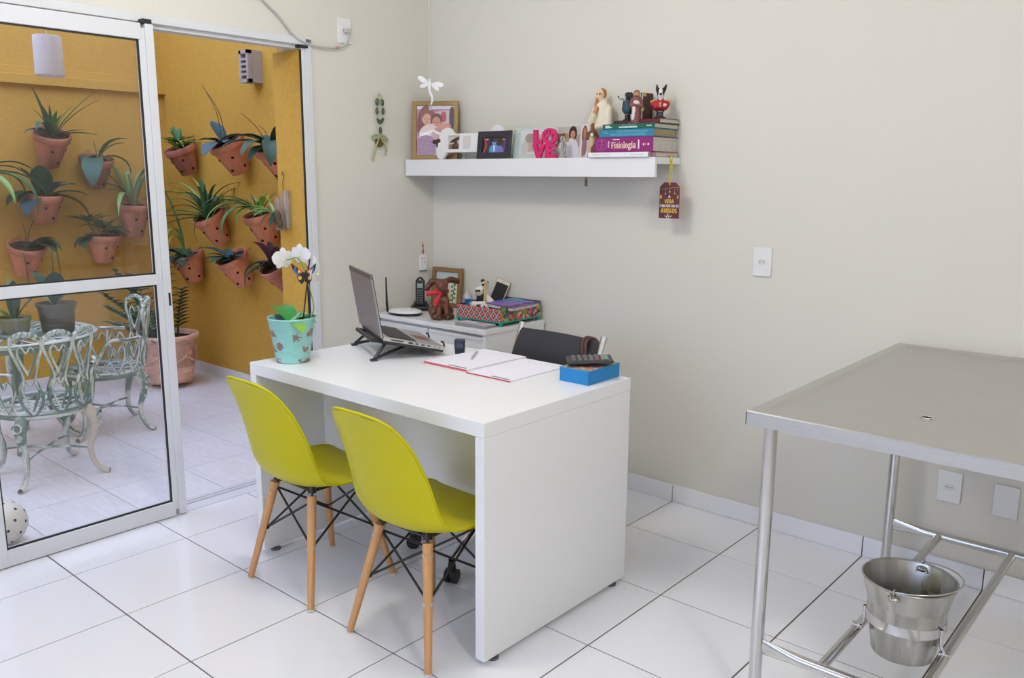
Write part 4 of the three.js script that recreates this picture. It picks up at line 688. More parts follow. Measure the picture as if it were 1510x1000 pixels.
// bone-shaped frame
{
  const t = thing('bone_frame', 'white bone-shaped photo frame leaning on the shelf', 'frame', [0.185, SH, 0.142]);
  const L = 0.46, y0 = 0.038, y1 = 0.128, s = new THREE.Shape(), r = 0.04;
  s.moveTo(0.075, y0 - 0.004); s.lineTo(L - 0.075, y0 - 0.004); s.bezierCurveTo(L - 0.06, -0.012, L + 0.01, -0.01, L, 0.05); s.bezierCurveTo(L - 0.002, 0.07, L - 0.012, 0.075, L - 0.012, 0.083); s.bezierCurveTo(L + 0.012, 0.1, L + 0.012, 0.165, L - 0.05, 0.162); s.bezierCurveTo(L - 0.075, 0.16, L - 0.075, 0.135, L - 0.085, y1);
  s.lineTo(0.125, y1); s.bezierCurveTo(0.11, 0.15, 0.09, 0.165, 0.06, 0.157); s.bezierCurveTo(0.02, 0.15, 0.012, 0.11, 0.022, 0.092); s.bezierCurveTo(-0.005, 0.082, -0.012, 0.0, 0.035, 0); s.bezierCurveTo(0.06, 0, 0.068, 0.02, 0.075, y0 - 0.004);
  const hole = shapeFrom([[0.085, 0.05], [0.085, 0.118], [0.165, 0.118], [0.165, 0.05]]); s.holes.push(hole);
  const lb = (g) => g.rotateX(-0.08);
  part(t, 'border', lb(extrude(s, 0.012, 0.002, 16)), mat([0.8, 0.8, 0.79], 0.4));
  part(t, 'print', lb(quad(0.086, 0.074).translate(0.125, 0.084, 0.005)), printMat(96, 80, (x, w, h) => { x.fillStyle = '#c9bfb2'; x.fillRect(0, 0, w, h); x.fillStyle = '#8a7468'; x.fillRect(0, 48, w, 32); blobs(x, [[56, 24, 48, 9, '#3a3034', -0.3], [56, 44, 14, 14, '#4a2e2a'], [52, 64, 26, 22, '#5a3430'], [66, 52, 12, 10, '#7a4a3e']]); }));
  part(t, 'plaque', lb(box(0.05, 0.066, 0.003, 0.22, 0.083, 0.0145, 0.001)), mat([0.66, 0.63, 0.6], 0.5));
  const b = part(t, 'bow', lb(merge([ball(0.016, -0.013, 0.09, 0.012, 1.2, 0.7, 0.4), ball(0.016, 0.013, 0.094, 0.012, 1.2, 0.7, 0.4), ball(0.008, 0, 0.085, 0.014), ball(0.012, 0.006, 0.074, 0.013, 0.6, 1.3, 0.3)])), mat('#4a2c26', 0.6), 'dark brown ribbon bow at its edge');
  single('paper_figurine', 'tiny grey and orange figurine under the bone frame', 'figurine', [new THREE.ConeGeometry(0.014, 0.02, 4).translate(0, 0.01, 0), ball(0.007, 0.004, 0.026, 0)], mat('#8d8f86', 0.6), [0.415, SH, 0.185]);
}
frame('photo_frame', 'dark slate photo frame with a couple in blue light', [0.612, SH, 0.175], 0, 0.12, 0.215, 0.132, 0.03, 0.01, mat('#2c2c36', 0.4), printMat(160, 96, (x, w, h) => {
  x.fillStyle = '#1c1626'; x.fillRect(0, 0, w, h); blobs(x, [[78, 30, 15, 18, '#7f8fd0'], [78, 22, 15, 10, '#2a2440'], [80, 80, 34, 36, '#4f8fc8'], [118, 46, 12, 15, '#8a7fc0'], [118, 40, 15, 14, '#2a2038'], [120, 86, 26, 30, '#6a6fc0'], [148, 50, 10, 40, '#4a3f7a'], [30, 12, 8, 5, '#c0a0c0'], [140, 14, 8, 6, '#b07aa0']]);
  x.fillStyle = '#f0f2f8'; x.beginPath(); x.moveTo(74, 52); x.lineTo(84, 52); x.lineTo(82, 90); x.lineTo(76, 90); x.fill(); x.strokeStyle = '#d02848'; x.lineWidth = 9; x.beginPath(); x.moveTo(6, 2); x.bezierCurveTo(30, 30, 30, 60, 8, 94); x.stroke();
}, 0.25, mPicGlass));
// clear glass frame
{
  const t = thing('photo_frame', 'clear glass photo frame with pale portrait behind the pink letters', 'frame', [0.826, SH, 0.142]);
  const lb = (g) => g.rotateX(-0.14), w = 0.255, h = 0.145;
  part(t, 'back_sheet', lb(box(w, h, 0.003, 0, h / 2, -0.001, 0.001)), mat('#cfd8d5', 0.15));
  part(t, 'glass_sheet', lb(box(w, h, 0.004, 0, h / 2, 0.006, 0.001)), mat([0.97, 0.99, 0.985], 0, { transmission: 1, thickness: 0, ior: 1.5 }));
  part(t, 'print', lb(quad(0.18, 0.11).translate(0.005, h / 2 + 0.004, 0.0015)), printMat(160, 80, (x, ww, hh) => { x.fillStyle = '#e2dfe0'; x.fillRect(0, 0, ww, hh); blobs(x, [[60, 44, 26, 30, '#cbb3b0'], [58, 26, 30, 16, '#a8989a'], [84, 58, 20, 14, '#cf9aa2'], [110, 40, 18, 26, '#c9bdbf'], [30, 60, 20, 24, '#d2c9ca']]); }, 0.2));
  for (const x of [-1, 1]) for (const y of [0.012, h - 0.012]) part(t, 'stud', lb(rod([x * (w / 2 - 0.012), y, -0.002], [x * (w / 2 - 0.012), y, 0.012], 0.004, 0.004, 12)), mChrome);
  part(t, 'stand', rod([0, 0.1, -0.02], [0, 0.002, -0.05], 0.003), mChrome);
}
// pink LOVE block letters with a paw cut in the O
{
  const t = thing('letter_sign', 'pink LOVE letter sign with a paw print in the O', 'sign', [0.876, SH, 0.187]);
  const m = mat('#d0226a', 0.45), d = 0.012, lift = (g) => g;
  const Lp = shapeFrom([[0.003, 0.062], [0.003, 0.127], [0.027, 0.127], [0.027, 0.084], [0.056, 0.084], [0.056, 0.062]]);
  part(t, 'letter', extrude(Lp, d, 0.0008), m);
  const O = new THREE.Shape(); O.absellipse(0.098, 0.097, 0.044, 0.036, 0, 2 * PI);
  const hole = (x, y, rx, ry, r = 0) => { const p = new THREE.Path(); p.absellipse(x, y, rx, ry, 0, 2 * PI, false, r); O.holes.push(p); };
  hole(0.098, 0.085, 0.016, 0.012); hole(0.074, 0.098, 0.006, 0.008, 0.4); hole(0.089, 0.113, 0.006, 0.009, 0.1); hole(0.107, 0.113, 0.006, 0.009, -0.1); hole(0.122, 0.098, 0.006, 0.008, -0.4);
  part(t, 'letter', extrude(O, d, 0.0008, 20), m);
  part(t, 'letter', extrude(shapeFrom([[0, 0.063], [0.025, 0.063], [0.036, 0.026], [0.048, 0.063], [0.073, 0.063], [0.046, 0], [0.022, 0]]), d, 0.0008).translate(0, 0, 0.0004), m);
  part(t, 'letter', extrude(shapeFrom([[0.074, 0], [0.074, 0.064], [0.135, 0.064], [0.135, 0.047], [0.1, 0.047], [0.1, 0.04], [0.13, 0.04], [0.13, 0.026], [0.1, 0.026], [0.1, 0.017], [0.137, 0.017], [0.137, 0]]), d, 0.0008).translate(0, 0, -0.0004), m);
}
// clear glass saint
single('glass_figurine', 'small clear glass figurine in front of the woman photo', 'figurine', lathe([[0, 0], [0.018, 0], [0.019, 0.006], [0.014, 0.012], [0.017, 0.04], [0.02, 0.055], [0.016, 0.066], [0.008, 0.071], [0.007, 0.074], [0.0115, 0.08], [0.012, 0.09], [0.007, 0.097], [0, 0.099]], 24), mat([0.97, 0.98, 0.98], 0.05, { transmission: 1, thickness: 0.02, ior: 1.48 }), [1.042, SH, 0.186]);
// woman photo: a folded acrylic double print
{
  const t = thing('folded_photo', 'unframed folded print of a woman holding a small animal', 'photo', [1.018, SH, 0.115]);
  const lb = (g) => g.rotateX(-0.06), rim = mat([0.75, 0.75, 0.74], 0.25);
  part(t, 'panel', lb(box(0.132, 0.146, 0.003, 0, 0.073, -0.002)), rim);
  part(t, 'print', lb(quad(0.127, 0.142).translate(0, 0.073, 0.0002)), printMat(132, 150, (x, w, h) => { x.fillStyle = '#9a958c'; x.fillRect(0, 0, w, h); x.fillStyle = '#b9b5ac'; x.fillRect(0, 0, w, 40); x.fillStyle = '#6e6458'; x.fillRect(0, 34, 50, 60); x.fillStyle = '#cfcac6'; x.fillRect(0, 100, w, 50); blobs(x, [[90, 34, 24, 34, '#33211d'], [90, 40, 14, 20, '#c48f78'], [90, 110, 36, 50, '#cfd0d8'], [80, 74, 14, 18, '#d8d8dc'], [46, 46, 17, 15, '#b98a44'], [34, 42, 8, 10, '#6a4426'], [44, 72, 16, 20, '#b3a28c'], [64, 92, 26, 14, '#d4d5dc', 0.6], [24, 104, 16, 26, '#c4c6cc'], [85, 38, 2.4, 1.5, '#33211d'], [95, 38, 2.4, 1.5, '#33211d'], [90, 50, 4, 1.6, '#a8504c'], [42, 46, 2, 2, '#20140c'], [50, 46, 2, 2, '#20140c'], [46, 52, 3, 2, '#20140c']]); }, 0.3));
  const hx = 0.066, A = -0.4; const wing = (g) => g.rotateX(-0.06).rotateY(A).translate(hx, 0, 0);
  part(t, 'panel', wing(box(0.07, 0.15, 0.003, 0.035, 0.075, -0.002)), rim);
  part(t, 'print', wing(quad(0.066, 0.142).translate(0.035, 0.075, 0.0002)), printMat(60, 150, (x, w, h) => { x.fillStyle = '#e6e2e4'; x.fillRect(0, 0, w, h); blobs(x, [[30, 46, 22, 44, '#8d4c36'], [30, 40, 10, 26, '#c98468'], [34, 100, 20, 44, '#8a7c92'], [22, 112, 10, 40, '#b06a58']]); }, 0.3));
}
// saint statue in cream robe
{
  const c = lin('#e2d9c2'), o = lin('#b9793c'), k = lin('#c98b5e'), b = lin('#6a4228'), dk = lin('#4a3426');
  single('saint_statue', 'cream robed bearded saint statue standing behind the books', 'statue', blob([
    { a: [0, 0.012, 0], b: [0, 0.03, 0], r: 0.05, s: 0.046, c }, { a: [0.004, 0.03, 0], b: [0.008, 0.14, 0], r: 0.044, s: 0.038, c }, { a: [0.008, 0.14, 0], b: [0.006, 0.218, 0], r: 0.04, s: 0.041, c, d: 0.8 },
    { a: [0.045, 0.212, 0], b: [0.052, 0.15, 0.022], r: 0.02, s: 0.022, c }, { a: [0.052, 0.15, 0.022], b: [0.0, 0.136, 0.05], r: 0.021, s: 0.014, c }, { a: [-0.035, 0.205, 0.005], b: [-0.048, 0.16, 0.025], r: 0.019, s: 0.02, c }, { a: [-0.048, 0.16, 0.025], b: [-0.02, 0.19, 0.045], r: 0.018, s: 0.012, c }, { a: [-0.016, 0.198, 0.046], b: [-0.01, 0.215, 0.04], r: 0.011, c: k },
    { a: [-0.02, 0.236, 0.012], b: [0.026, 0.232, 0.004], r: 0.015, s: 0.016, c: o }, { a: [0.026, 0.23, -0.01], r: 0.02, c: o, h: 0.7 },
    { a: [-0.006, 0.26, 0.012], b: [-0.004, 0.28, 0.01], r: 0.02, s: 0.021, c: lin('#e0c0a0'), bias: 0.001 }, { a: [-0.012, 0.252, 0.026], r: 0.011, c: o }, { a: [0.003, 0.289, -0.002], r: 0.0225, c: o, h: 0.75 }, { a: [0.008, 0.278, -0.01], r: 0.0165, c: o }, { a: [-0.01, 0.27, 0.033], r: 0.005, c: lin('#e0c0a0') },
    { a: [-0.015, 0.12, 0.045], b: [-0.02, 0.14, 0.05], r: 0.017, s: 0.012, c: o }, { a: [-0.03, 0.05, 0.05], b: [-0.03, 0.085, 0.05], r: 0.014, s: 0.012, c }, { a: [0.0, 0.03, 0.044], b: [0.004, 0.13, 0.04], r: 0.009, c: lin('#cfc3a8') }, { a: [-0.012, 0.279, 0.0305], r: 0.0026, c: dk, bias: 0.001 }, { a: [0.004, 0.279, 0.031], r: 0.0026, c: dk, bias: 0.001 }], 0.01, 0.0036).scale(0.8, 1, 0.85), mVC, [1.172, SH, 0.075], 0.2);
  single('dog_figurine', 'small brown and white dog figurine between photo and books', 'figurine', blob([
    { a: [0, 0.015, 0], b: [0, 0.05, 0], r: 0.024, s: 0.02, c: b }, { a: [0, 0.05, 0], b: [0.002, 0.088, 0.006], r: 0.02, s: 0.017, c: lin('#c8a880') }, { a: [0.002, 0.108, 0.006], r: 0.02, c: b }, { a: [0.002, 0.102, 0.022], b: [0.002, 0.1, 0.032], r: 0.009, s: 0.007, c: lin('#e6ddd0') }, { a: [-0.016, 0.112, 0.004], b: [-0.026, 0.088, 0.006], r: 0.008, s: 0.009, c: b }, { a: [0.02, 0.112, 0.004], b: [0.03, 0.088, 0.006], r: 0.008, s: 0.009, c: b }, { a: [0.002, 0.13, 0.002], b: [0.002, 0.15, 0.0], r: 0.01, s: 0.007, c: b },
    { a: [-0.012, 0.012, 0.02], b: [-0.012, 0.05, 0.016], r: 0.009, c: lin('#c8a880') }, { a: [0.012, 0.012, 0.02], b: [0.012, 0.05, 0.016], r: 0.009, c: b }], 0.006, 0.0028).scale(0.82, 0.95, 0.82), mVC, [1.19, SH, 0.165], 0.5);
}
// books lying in a stack, spines to the room
function book(name, label, x0, x1, y0, y1, z0, z1, cover, spine, o = {}) {
  const t = thing(name, label, 'book', [x0, y0, z0], 0, o.group), w = x1 - x0, h = y1 - y0, d = z1 - z0, c = Math.min(0.003, h * 0.14), mc = mat(cover, 0.35);
  part(t, 'cover', [span(0, w, 0, c, 0, d, 0.0006), span(0, w, h - c, h, 0, d, 0.0006), span(0, w, 0, h, d - c, d, 0.0006)], mc);
  part(t, 'pages', boxUV(span(0.004, w - 0.003, c, h - c, 0.005, d - c), 0.05), o.pages || mPages);
  if (spine) part(t, 'spine_print', quad(w * 0.995, h * 0.97).translate(w / 2, h / 2, d + 0.0004), spine);
  return t;
}
const mPages = mat([1, 1, 1], 0.9, { map: tex(64, (u, v) => { const k = 196 + 46 * (nA(u * 3, v * 60) - 0.5) + 20 * (nB(u * 2, v * 40) - 0.5); return [k, k * 0.975, k * 0.92]; }, { color: true }) });
book('book', 'thin white book at the bottom of the shelf stack', 1.211, 1.516, SH, SH + 0.02, 0.03, 0.222, '#e8e6e8', printMat(512, 36, (x, w, h) => { x.fillStyle = '#ebe9ec'; x.fillRect(0, 0, w, h); x.fillStyle = '#b8b6bc'; for (const [a, b] of [[40, 190], [370, 470]]) for (let q = a; q < b; q += 9) x.fillRect(q, 14, 6, 7); }));
book('book', 'red edged thin book at the wall end under the purple book', 1.519, 1.54, SH, SH + 0.02, 0.015, 0.2, '#a8747c', null);
book('book', 'thick purple book titled Fisiologia in the shelf stack', 1.232, 1.528, SH + 0.0205, SH + 0.0835, 0.004, 0.205, '#8a1f6c', printMat(1024, 218, (x, w, h) => {
  x.fillStyle = '#8d2470'; x.fillRect(0, 0, w, h); x.fillStyle = '#f0e2b8'; x.font = 'bold 128px serif'; x.textBaseline = 'middle'; x.textAlign = 'left'; x.fillText('Fisiologia', 300, 118, 440);
  x.fillStyle = '#f4eef4'; x.save(); x.translate(256, 150); x.rotate(-PI / 2); x.font = 'bold 40px sans-serif'; x.fillText('Aires', 0, 0); x.restore(); x.fillRect(330, 26, 120, 12); x.fillRect(775, 40, 12, 140); x.fillRect(795, 46, 6, 128); blobs(x, [[870, 110, 16, 20, '#e6c8b0'], [950, 110, 15, 18, '#f0dcc8'], [905, 110, 10, 14, '#d8b09a']]);
  x.strokeStyle = '#b874a4'; x.lineWidth = 5; x.beginPath(); x.ellipse(132, 108, 88, 84, 0, 0, 2 * PI); x.stroke(); x.beginPath(); x.moveTo(84, 108); x.lineTo(180, 108); x.moveTo(132, 60); x.lineTo(132, 120); x.lineTo(100, 180); x.moveTo(132, 120); x.lineTo(164, 180); x.stroke(); blobs(x, [[132, 52, 11, 14, '#c88ab4']]);
}));
book('book', 'teal blue book above the purple book in the stack', 1.256, 1.53, SH + 0.084, SH + 0.116, 0.025, 0.203, '#2c7c98', printMat(768, 96, (x, w, h) => { x.fillStyle = '#2f7f9b'; x.fillRect(0, 0, w, h); x.fillStyle = '#5aa2ba'; for (let i = 0; i < 26; i++) x.fillRect(250 + i * 17, 14 + (i % 3) * 2, 11, 26); for (let i = 0; i < 30; i++) x.fillRect(150 + i * 17, 52 + (i % 2) * 3, 12, 28); x.fillRect(60, 30, 60, 8); x.fillRect(60, 46, 70, 8); }), { pages: mat([0.36, 0.28, 0.14], 0.9) });
book('book', 'green book with white spine lettering in the stack', 1.27, 1.53, SH + 0.1165, SH + 0.138, 0.006, 0.2, '#0f5c48', printMat(768, 64, (x, w, h) => { x.fillStyle = '#12604c'; x.fillRect(0, 0, w, h); x.fillStyle = '#e6ece8'; x.fillRect(40, 18, 70, 10); x.fillRect(40, 34, 100, 14); for (let i = 0; i < 15; i++) x.fillRect(250 + i * 18, 32, 13, 20); for (let i = 0; i < 14; i++) { x.fillStyle = '#9db8ae'; x.fillRect(280 + i * 16, 12, 9, 10); } x.fillStyle = '#e6ece8'; for (let i = 0; i < 5; i++) x.fillRect(655 + i * 15, 24, 11, 14); }));
const TB = SH + 0.1385;
book('book', 'thin red book with pale pages topmost of the stack', 1.425, 1.535, TB, TB + 0.02, 0.008, 0.17, '#6d2226', null);
book('book', 'small brown clasped book under the spotted dog bust', 1.298, 1.37, TB, TB + 0.016, 0.05, 0.16, '#4a2618', null);
{
  const t = thing('standing_book', 'dark maroon book standing upright with a gold clasp', 'book', [1.384, TB, 0.012]);
  const m = mat('#3c1418', 0.4), w = 0.016, h = 0.135, d = 0.075;
  part(t, 'cover', [span(0.0, 0.003, 0, h, 0, d, 0.0006), span(w - 0.003, w, 0, h, 0, d, 0.0006), span(0, w, 0, h, 0, 0.003, 0.0006)], m);
  part(t, 'pages', boxUV(span(0.003, w - 0.003, 0.003, h - 0.003, 0.003, d - 0.004), 0.05), mPages);
  part(t, 'clasp', [span(-0.002, w + 0.002, h * 0.42, h * 0.55, d - 0.006, d + 0.004, 0.002)], mat([0.6, 0.42, 0.12], 0.35, { metalness: 0.7 }));
  part(t, 'corner', [span(w - 0.001, w + 0.001, h - 0.016, h, d - 0.02, d), span(w - 0.001, w + 0.001, 0, 0.016, d - 0.02, d)], mat([0.6, 0.42, 0.12], 0.35, { metalness: 0.7 }));
}
// friar figurine, spotted dog bust, dog bust in red tunic
{
  const mv = lin('#7e4a48'), sk = lin('#b98458'), wh = lin('#d8d0c8'), gd = lin('#b8863a'), hr = lin('#5a3a20');
  single('friar_figurine', 'friar figurine in mauve robe holding a white bird', 'figurine', blob([
    { a: [0, 0.006, 0], b: [0, 0.055, 0], r: 0.023, s: 0.0185, c: mv }, { a: [0, 0.055, 0], b: [0, 0.098, 0], r: 0.0185, s: 0.018, c: mv }, { a: [0.018, 0.096, 0], b: [0.02, 0.072, 0.012], r: 0.009, s: 0.009, c: mv }, { a: [0.02, 0.072, 0.012], b: [0.002, 0.076, 0.022], r: 0.009, s: 0.006, c: mv }, { a: [-0.018, 0.096, 0], b: [-0.02, 0.074, 0.012], r: 0.009, c: mv }, { a: [-0.02, 0.074, 0.012], b: [-0.004, 0.08, 0.022], r: 0.009, s: 0.006, c: mv },
    { a: [-0.004, 0.088, 0.024], b: [0.008, 0.086, 0.024], r: 0.006, c: wh, bias: 0.002 }, { a: [-0.012, 0.02, 0.018], b: [-0.008, 0.07, 0.015], r: 0.006, c: wh }, { a: [0, 0.118, 0.002], r: 0.0135, h: 1.15, c: sk }, { a: [0, 0.124, -0.002], r: 0.0138, c: hr }, { a: [0, 0.132, 0], r: 0.008, h: 0.5, c: gd, bias: 0.001 }, { a: [0, 0.111, 0.009], r: 0.008, c: hr }], 0.006, 0.003), mVC, [1.415, TB, 0.165], 0.5);
  const bk = lin('#17161a'), gw = lin('#c9c4c0'), te = lin('#1f5560'), br = lin('#5a3a34');
  const t = thing('dog_bust', 'black and white long-eared dog bust in a teal jacket', 'figurine', [1.33, TB + 0.0165, 0.1], -0.35);
  part(t, 'pedestal', lathe([[0, 0], [0.021, 0], [0.021, 0.006], [0.013, 0.01], [0.011, 0.028], [0.016, 0.032], [0.016, 0.036], [0, 0.036]], 24), mat('#1b1a20', 0.35));
  part(t, 'gold_band', new THREE.TorusGeometry(0.0125, 0.002, 8, 24).rotateX(PI / 2).translate(0, 0.03, 0), mat([0.55, 0.4, 0.14], 0.35, { metalness: 0.7 }));
  part(t, 'bust', blob([{ a: [-0.006, 0.046, 0], b: [0.006, 0.046, 0], r: 0.018, c: te }, { a: [0, 0.06, 0], b: [0, 0.078, 0], r: 0.019, s: 0.015, c: te }, { a: [-0.012, 0.05, 0.012], b: [-0.01, 0.078, 0.01], r: 0.009, c: br }, { a: [0.02, 0.05, 0], b: [0.018, 0.072, 0], r: 0.01, c: bk }, { a: [0, 0.104, 0], r: 0.0185, c: bk }, { a: [-0.008, 0.102, 0.012], b: [-0.014, 0.098, 0.032], r: 0.012, s: 0.009, c: gw, bias: 0.002 }, { a: [-0.014, 0.101, 0.04], r: 0.005, c: bk }, { a: [0.019, 0.112, 0], b: [0.028, 0.08, -0.002], r: 0.009, s: 0.011, c: bk }, { a: [-0.016, 0.112, -0.004], b: [-0.024, 0.084, -0.002], r: 0.008, s: 0.01, c: bk }], 0.008, 0.003), mVC);
  const red = lin('#a8182a'), gdl = lin('#c89a44'), w2 = lin('#e4dedc');
  const t2 = thing('dog_bust', 'prick-eared dog bust in a red tunic with gold epaulettes', 'figurine', [1.492, TB + 0.0205, 0.1], 0.55);
  part(t2, 'pedestal', lathe([[0, 0], [0.024, 0], [0.024, 0.007], [0.015, 0.011], [0.014, 0.026], [0.018, 0.03], [0.018, 0.034], [0, 0.034]], 24), mat('#26252c', 0.35));
  part(t2, 'gold_band', new THREE.TorusGeometry(0.0155, 0.0018, 8, 24).rotateX(PI / 2).translate(0, 0.029, 0), mat([0.55, 0.4, 0.14], 0.35, { metalness: 0.7 }));
  part(t2, 'bust', blob([{ a: [-0.018, 0.05, 0], b: [0.018, 0.05, 0], r: 0.016, c: red }, { a: [-0.026, 0.06, 0], b: [0.026, 0.06, 0], r: 0.0145, c: red }, { a: [0, 0.056, 0.006], r: 0.018, c: red }, { a: [-0.036, 0.07, 0], b: [-0.026, 0.073, 0], r: 0.007, c: gdl, bias: 0.001 }, { a: [0.036, 0.07, 0], b: [0.026, 0.073, 0], r: 0.007, c: gdl, bias: 0.001 }, { a: [0, 0.072, 0], b: [0, 0.082, 0], r: 0.013, c: red }, { a: [0.016, 0.056, 0.02], b: [0.021, 0.055, 0.018], r: 0.003, c: w2, bias: 0.001 }, { a: [0, 0.064, 0.024], r: 0.002, c: gdl, bias: 0.003 }, { a: [0, 0.05, 0.0245], r: 0.002, c: gdl, bias: 0.003 },
    { a: [0, 0.094, 0.002], b: [0, 0.108, 0.002], r: 0.014, s: 0.0165, c: bk }, { a: [0, 0.09, 0.012], b: [0, 0.096, 0.02], r: 0.0105, s: 0.009, c: w2, bias: 0.002 }, { a: [0, 0.1, 0.018], b: [0, 0.121, 0.014], r: 0.005, s: 0.004, c: w2, bias: 0.003 }, { a: [0, 0.099, 0.029], r: 0.0045, c: bk, bias: 0.002 }, { a: [-0.013, 0.118, 0], b: [-0.018, 0.139, 0], r: 0.0085, s: 0.003, d: 0.6, c: bk }, { a: [0.013, 0.118, 0], b: [0.023, 0.138, -0.002], r: 0.009, s: 0.004, d: 0.6, c: bk }], 0.006, 0.0028), mVC);
}
// hanging tag on a yellow ribbon from the shelf end
{
  const t = thing('gift_tag', 'maroon hanging tag with yellow lettering on yellow ribbon', 'sign', [1.556, 1.3, 0.1], 0.1);
  const w = 0.094, h = 0.152, c = 0.02, s = shapeFrom([[-w / 2, 0], [w / 2, 0], [w / 2, h - c], [w / 2 - c, h], [-w / 2 + c, h], [-w / 2, h - c]]);
  part(t, 'board', extrude(s, 0.003, 0.0005), mat('#b9788a', 0.6));
  const fs = shapeFrom([[-w / 2 + 0.001, 0.001], [w / 2 - 0.001, 0.001], [w / 2 - 0.001, h - c], [w / 2 - c, h - 0.001], [-w / 2 + c, h - 0.001], [-w / 2 + 0.001, h - c]]);
  const fg = new THREE.ShapeGeometry(fs).translate(0, 0, 0.0036), P = fg.attributes.position, uv = fg.attributes.uv; for (let i = 0; i < P.count; i++) uv.setXY(i, P.getX(i) / w + 0.5, P.getY(i) / h);
  part(t, 'print', fg, printMat(376, 608, (x, W, H) => {
    x.fillStyle = '#5c2a30'; x.fillRect(0, 0, W, H); x.strokeStyle = '#c9a02c'; x.lineWidth = 5; x.beginPath(); x.moveTo(10, 110); x.bezierCurveTo(120, 130, 250, 60, 366, 90); x.stroke(); for (const [a, l] of [[110, 180], [190, 150], [280, 170], [335, 150]]) { x.beginPath(); x.moveTo(a, 95); x.lineTo(a, l); x.stroke(); }
    blobs(x, [[110, 190, 10, 14, '#e0b93c'], [190, 160, 14, 12, '#e0b93c'], [280, 185, 12, 12, '#e0b93c'], [30, 245, 18, 34, '#c9a02c'], [338, 245, 14, 30, '#c9a02c']]);
    x.textAlign = 'center'; x.fillStyle = '#f0ece6'; x.font = 'bold 60px sans-serif'; x.fillText('A', 186, 262); x.fillStyle = '#e8c22c'; x.font = 'bold 92px sans-serif'; x.fillText('VIDA', 186, 350, 175); x.fillStyle = '#f0ece6'; x.font = 'bold 60px sans-serif'; x.fillText('É MELHOR COM OS', 188, 416, 350); x.fillStyle = '#e8c22c'; x.font = 'bold 104px sans-serif'; x.fillText('AMIGOS', 186, 512, 300);
    x.strokeStyle = '#efe9e4'; x.lineWidth = 9; x.beginPath(); x.arc(180, 552, 20, 0, 5); x.moveTo(180, 570); x.arc(172, 580, 22, -1, 3.6); x.moveTo(110, 560); x.lineTo(150, 580); x.moveTo(215, 580); x.lineTo(248, 556); x.stroke();
  }, 0.5));
  part(t, 'ribbon', [tube([[0, h - 0.012, 0.005], [-0.002, h + 0.05, 0.006], [0.0, 0.232, 0.004], [0.0, 0.262, -0.002]], 0.0026, 24, 6), tube([[0, h - 0.012, -0.001], [0.006, h + 0.05, 0.004], [0.004, 0.24, 0.002], [-0.0, 0.262, -0.002]], 0.0022, 24, 6), ball(0.006, 0, 0.243, 0.004), tube([[0, 0.262, -0.002], [-0.02, 0.2635, -0.02], [-0.014, 0.263, -0.05], [-0.03, 0.262, -0.08]], 0.003, 16, 6)], mat('#c9b51c', 0.6), 'yellow ribbon loop');
}
single('tiny_saint', 'tiny dark saint figure fixed under the shelf front board', 'figurine', blob([{ a: [0, 0.006, 0], b: [0, 0.022, 0], r: 0.007, s: 0.006, c: lin('#5a4636') }, { a: [0, 0.022, 0], b: [0, 0.03, 0], r: 0.0065, s: 0.005, c: lin('#4a3a30') }, { a: [0, 0.038, 0], r: 0.0045, c: lin('#8a6a50') }, { a: [-0.005, 0.028, 0.002], b: [0.001, 0.022, 0.006], r: 0.0028, c: lin('#6a5242') }], 0.004, 0.0022), mVC, [1.188, 1.4315, 0.2]);
// dragonfly mobile
{
  const t = thing('dragonfly_mobile', 'white dragonfly mobile on a string before the gold frame', 'mobile', [0.232, 1.795, 0.235], 0.7);
  const m = mat([0.8, 0.8, 0.8], 0.35);
  part(t, 'body', taper([[0.004, 0.03, 0], [0.012, 0.06, 0], [-0.002, 0.1, 0], [0, 0.135, 0], [0.0, 0.148, 0]], [0.004, 0.006, 0.0075, 0.009, 0.006], 20, 8), m);
  part(t, 'head', ball(0.0085, 0, 0.15, 0, 1.2, 0.9, 1), m);
  for (const [a, l, w] of [[2.55, 0.068, 0.03], [3.35, 0.052, 0.022], [-0.15, 0.068, 0.03], [-0.65, 0.055, 0.02]]) { const s = new THREE.Shape(); s.moveTo(0, 0); s.bezierCurveTo(l * 0.3, w * 0.35, l * 0.7, w * 0.9, l, w * 0.25); s.bezierCurveTo(l * 1.02, -w * 0.3, l * 0.7, -w * 0.55, 0, 0); part(t, 'wing', extrude(s, 0.003, 0.0006, 16).rotateZ(a).translate(0, 0.132, -0.001), m); }
  part(t, 'crystal', [lathe([[0, 0], [0.007, 0.008], [0.0085, 0.014], [0.003, 0.028], [0, 0.03]], 8)], mat([0.9, 0.92, 0.95], 0.05, { transmission: 0.8, thickness: 0.01 }), 'clear drop crystal below the tail');
  part(t, 'string', rod([0, 0.155, 0], [0, CEIL - 1.795, 0], 0.0009, 0.0009, 5), m);
}
